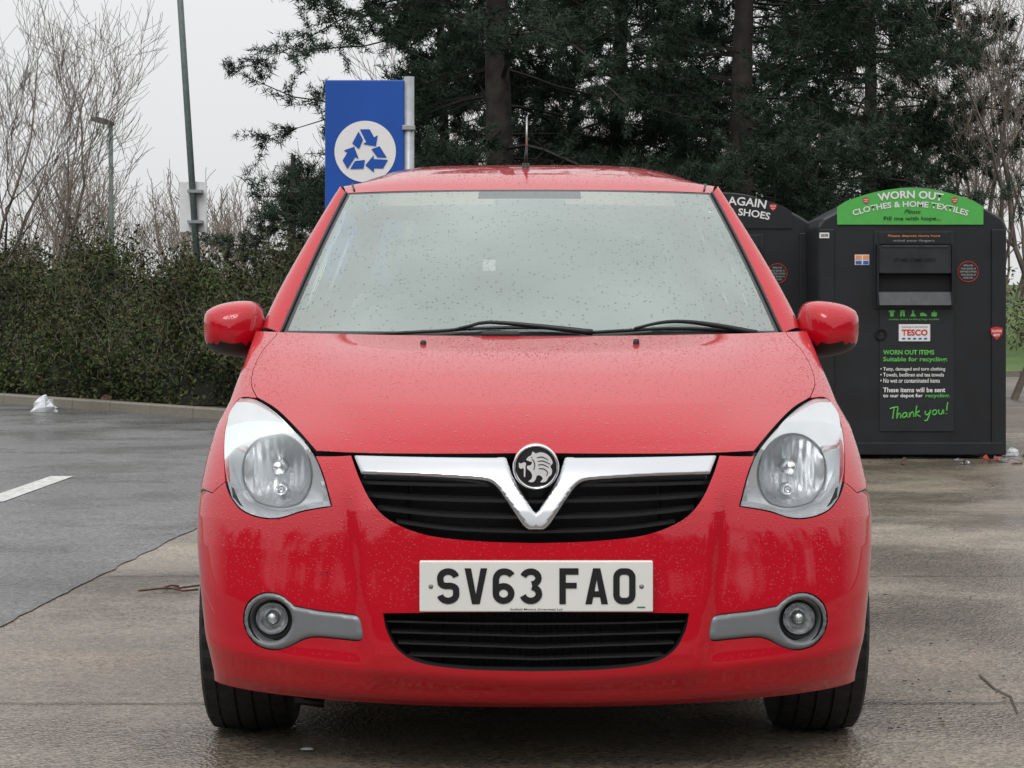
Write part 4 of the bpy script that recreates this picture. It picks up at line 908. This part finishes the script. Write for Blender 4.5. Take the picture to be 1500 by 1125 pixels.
def bare(base,h,seed,spread=.55,depth=6,r=.09,multi=3,dens=.6):
    rg=random.Random(seed); segs=[]
    def rec(p,d,L,r,lv):
        k=4; q=p
        for i in range(k):
            d=d+np.array([rg.gauss(0,.10),rg.gauss(0,.10),rg.gauss(.05,.07)]); d=d/np.linalg.norm(d); nq=q+d*L/k; segs.append((q,nq,r*(1-.1*i),r*(1-.1*(i+1)))); q=nq
            if lv<depth and i>0 and rg.random()<dens:
                dd=d+np.array([rg.gauss(0,spread),rg.gauss(0,spread),rg.gauss(.1,spread*.6)]); dd/=np.linalg.norm(dd); rec(q,dd,L*rg.uniform(.55,.8),r*.45,lv+1)
        if lv<depth:
            dd=d+np.array([rg.gauss(0,spread*.5),rg.gauss(0,spread*.5),.1]); dd/=np.linalg.norm(dd); rec(q,dd,L*.75,r*.6,lv+1)
    for m in range(multi):
        rec(np.array(base,float)+[rg.uniform(-.1,.1),rg.uniform(-.1,.1),0],np.array([rg.gauss(0,.25),rg.gauss(0,.2),1.]),h*.33,r,1)
    return segs
def baretree(px,D,h,seed,label,depth=6,r=.07,multi=3,spread=.5,group=None,mn=.0032):
    x=CX+(px-750)*D/F; e=empty('bare_tree',(x,D,0),label,'tree',group); sg_=bare((x,D,0),h,seed,spread,depth,r,multi)
    th=[s for s in sg_ if s[2]>r*.35]; tn=[s for s in sg_ if s[2]<=r*.35]
    tn=[(a,b,max(c,mn),max(d,mn*.8)) for a,b,c,d in tn]
    tri_tubes(th,'trunk',TWIG,e,6); tri_tubes(tn,'crown',TWIG,e,3)
GB='bare winter trees behind the hedge'
baretree(70,27,5.0,11,'pale bare multi-stemmed tree rising above the hedge',7,.045,2,.55,GB)
baretree(-40,28,5.4,12,'pale bare tree with fine upright twigs',7,.045,2,.5,GB)
baretree(215,36,3.6,13,'small bare tree with thin twigs behind the hedge',6,.03,3,.5,GB)
baretree(320,38,3.0,14,'low bare shrub tree beyond the hedge',6,.03,4,.6,GB)
GR='bare winter trees beyond the recycling banks'
baretree(1475,26,6.0,21,'tall bare tree with tangled twigs beyond the banks',7,.05,3,.5,GR)
baretree(1560,28,6.5,22,'bare tree leaning over the grass verge',7,.06,3,.5,GR)
baretree(1400,33,6.5,23,'bare tree behind the dark pines',6,.05,4,.5,GR)
segs=[]
for i in range(44):
    D=rng.uniform(46,62); px=rng.uniform(-150,1650); hh=rng.uniform(3.2,4.6) if px<600 else rng.uniform(5,8)
    x=CX+(px-750)*D/F; segs+=bare((x,D,1.2),hh,100+i,.5,5,.05,4,.62)
segs=[(a,b,max(c,.008),max(d,.006)) for a,b,c,d in segs]
w_=tri_tubes(segs,'distant_bare_wood',TWIGF,None,3); w_['kind']='stuff'; top(w_,'distant mass of brown leafless trees','woodland')
n=45000; X=rng.uniform(-16,22,n); Y=rng.uniform(40,46,n); Z=1.0+np.abs(rng.normal(0,.55,n))*(1.0+.5*lump(X*.8,1))*1.1; C=np.stack([X,Y,np.clip(Z-.6,0,3.4)],1)
u_=bigmesh('distant_undergrowth',leaves(C,.055,.35),4,leafmat('undergrowth',[(.08,.06,.045),(.12,.095,.07),(.07,.08,.04),(.17,.135,.11)])); u_['kind']='stuff'; top(u_,'brown and olive undergrowth at the foot of the wood','undergrowth')
def pine(px,D,h,seed,reach,zlo,label,nb=80,tr=.16,lean=0,nn=19,wd=.0055,nl=(.05,.10)):
    rg=np.random.default_rng(seed); x=CX+(px-750)*D/F; e=empty('pine_tree',(x,D,0),label,'tree','tall dark pines behind the car')
    path=[(x+lean*z/h+.05*math.sin(z*.9+seed),D+.05*math.cos(z*1.1),z) for z in np.linspace(0,h,16)]; tubeobj('trunk',path,[tr*(1-.6*i/15) for i in range(16)],BARK,e,12)
    segs=[];tips=[];dirs=[]
    for i in range(nb):
        z=zlo+(h-zlo-.3)*((i+rg.uniform(0,1))/nb)**1.2; az=rg.uniform(0,2*math.pi); fr=(z-zlo)/(h-zlo)
        if z>5.6 and i%3: continue
        L=reach*(.6+.4*min(1,fr*4+.3))*(1-.7*max(0,fr-.4)/.6)*rg.uniform(.5,1.1)
        d=np.array([math.cos(az),math.sin(az),rg.uniform(-.2,.35)]); p=np.array([x+lean*z/h,D,z]); k=9; r=.016*(L/reach)+.005
        for j in range(k):
            d=d+np.array([rg.normal(0,.13),rg.normal(0,.13),rg.normal(-.03,.10)+(.08 if j>5 else -.03)]); d/=np.linalg.norm(d); q=p+d*L/k; segs.append((p,q,r*(1-j/k*.8),r*(1-(j+1)/k*.8)))
            if j>=2:
                for _ in range(4):
                    td=d*rg.uniform(.1,.8)+rg.normal(0,.65,3)*[1,1,.75]+[0,0,.08]; td/=np.linalg.norm(td); tl=rg.uniform(.16,.42)*(1-.2*j/k); m=5; a=q.copy()
                    for s_ in range(m):
                        td=td+rg.normal(0,.15,3)+[0,0,.04]; td/=np.linalg.norm(td); b_=a+td*tl/m
                        if s_<3: segs.append((a,b_,.005,.004))
                        a=b_
                        if s_>=1: tips.append(a.copy()); dirs.append(td.copy())
            p=q
    tri_tubes(segs,'limbs',LIMB,e,3)
    C=np.array(tips);Dr=np.array(dirs); C=np.repeat(C,nn,0);Dr=np.repeat(Dr,nn,0); m=len(C); C=C+rg.normal(0,.02,(m,3)); v=Dr*.5+rg.normal(0,.7,(m,3)); v/=np.linalg.norm(v,axis=1)[:,None]; w=np.cross(v,rg.normal(size=(m,3))); w/=np.linalg.norm(w,axis=1)[:,None]
    L=rg.uniform(nl[0],nl[1],m)[:,None]; V=np.stack([C-w*wd,C+w*wd,C+v*L],1).reshape(-1,3); bigmesh('crown',V,3,PINE,e)
pine(735,21.5,7.5,1,3.0,1.2,'large dark pine with a thick trunk and open spreading boughs',120,.18)
pine(1092,22.5,7.5,2,3.1,1.5,'large dark pine with dense needled boughs',130,.16)
pine(905,26,7.5,3,3.1,1.4,'dense pine standing between the two larger pines',95,.13,nn=12,wd=.009,nl=(.07,.13))
pine(1270,27,7.2,4,2.7,1.7,'dark pine with tapering dense crown beyond the banks',95,.12,nn=12,wd=.009,nl=(.07,.13))
pine(650,29,6.0,6,2.0,1.3,'dark pine partly hidden behind the blue sign',60,.11,nn=12,wd=.009,nl=(.07,.13))
pine(425,30,3.4,5,1.3,.8,'short dark conifer beside the blue sign',40,.09,nn=14)
# ================================================================ world, light, camera
w=bpy.data.worlds.new('World'); sc.world=w; w.use_nodes=True; nt=w.node_tree; bg=nt.nodes['Background']; L=nt.links
sky=nt.nodes.new('ShaderNodeTexSky'); sky.sky_type='NISHITA'; sky.sun_disc=False; sky.sun_elevation=math.radians(50); sky.sun_rotation=math.radians(200); sky.air_density=1.5; sky.dust_density=6
hs=nt.nodes.new('ShaderNodeHueSaturation'); hs.inputs['Saturation'].default_value=.15; L.new(sky.outputs[0],hs.inputs['Color'])
tc=nt.nodes.new('ShaderNodeTexCoord'); sx=nt.nodes.new('ShaderNodeSeparateXYZ'); L.new(tc.outputs['Generated'],sx.inputs[0])
mx=nt.nodes.new('ShaderNodeMix'); mx.data_type='RGBA'; mx.inputs[0].default_value=.9; L.new(hs.outputs[0],mx.inputs[6]); mx.inputs[7].default_value=(8.9,9.0,9.1,1)
zg=nt.nodes.new('ShaderNodeMapRange'); zg.inputs['From Min'].default_value=.05; zg.inputs['From Max'].default_value=.9; zg.inputs['To Min'].default_value=.94; zg.inputs['To Max'].default_value=1.5; L.new(sx.outputs['Z'],zg.inputs['Value'])
vm=nt.nodes.new('ShaderNodeVectorMath'); vm.operation='SCALE'; L.new(mx.outputs[2],vm.inputs[0]); L.new(zg.outputs[0],vm.inputs['Scale'])
n=nt.nodes.new('ShaderNodeTexNoise'); n.inputs['Scale'].default_value=7; n.inputs['Detail'].default_value=5; L.new(tc.outputs['Generated'],n.inputs['Vector'])
ad=nt.nodes.new('ShaderNodeMath'); ad.operation='MULTIPLY_ADD'; L.new(n.outputs['Fac'],ad.inputs[0]); ad.inputs[1].default_value=-.42; L.new(sx.outputs['Z'],ad.inputs[2])
mr=nt.nodes.new('ShaderNodeMapRange'); mr.inputs['From Min'].default_value=-.03; mr.inputs['From Max'].default_value=.03; mr.inputs['To Min'].default_value=1; mr.inputs['To Max'].default_value=0; L.new(ad.outputs[0],mr.inputs['Value'])
m2=nt.nodes.new('ShaderNodeMapRange'); m2.inputs['From Min'].default_value=.3; m2.inputs['From Max'].default_value=-.1; m2.inputs['To Min'].default_value=0; m2.inputs['To Max'].default_value=1; L.new(sx.outputs['Y'],m2.inputs['Value'])
mm=nt.nodes.new('ShaderNodeMath'); mm.operation='MULTIPLY'; L.new(mr.outputs[0],mm.inputs[0]); L.new(m2.outputs[0],mm.inputs[1])
mx2=nt.nodes.new('ShaderNodeMix'); mx2.data_type='RGBA'; L.new(mm.outputs[0],mx2.inputs[0]); L.new(vm.outputs[0],mx2.inputs[6]); mx2.inputs[7].default_value=(.7,.75,.8,1)  # noisy dark horizon behind the camera, added for the car paint to reflect
L.new(mx2.outputs[2],bg.inputs['Color']); bg.inputs['Strength'].default_value=.1
su=bpy.data.lights.new('sun','SUN'); su.energy=.9; su.angle=math.radians(25); su.color=(1,.97,.93); so=bpy.data.objects.new('sun',su); col.objects.link(so); so.rotation_euler=(math.radians(38),0,math.radians(-15))
cam=bpy.data.cameras.new('camera'); co=bpy.data.objects.new('camera',cam); col.objects.link(co); co.location=(CX,0,H); co.rotation_euler=(math.radians(90),0,0)
cam.sensor_width=36; cam.lens=F/1500*36; cam.shift_y=-(562.5-HY)/1500; cam.clip_end=1500; cam.clip_start=.05; sc.camera=co
sc.view_settings.view_transform='Standard'; sc.view_settings.look='None'; sc.view_settings.exposure=0
for o in bpy.data.objects:
    if '_e' in o: del o['_e']
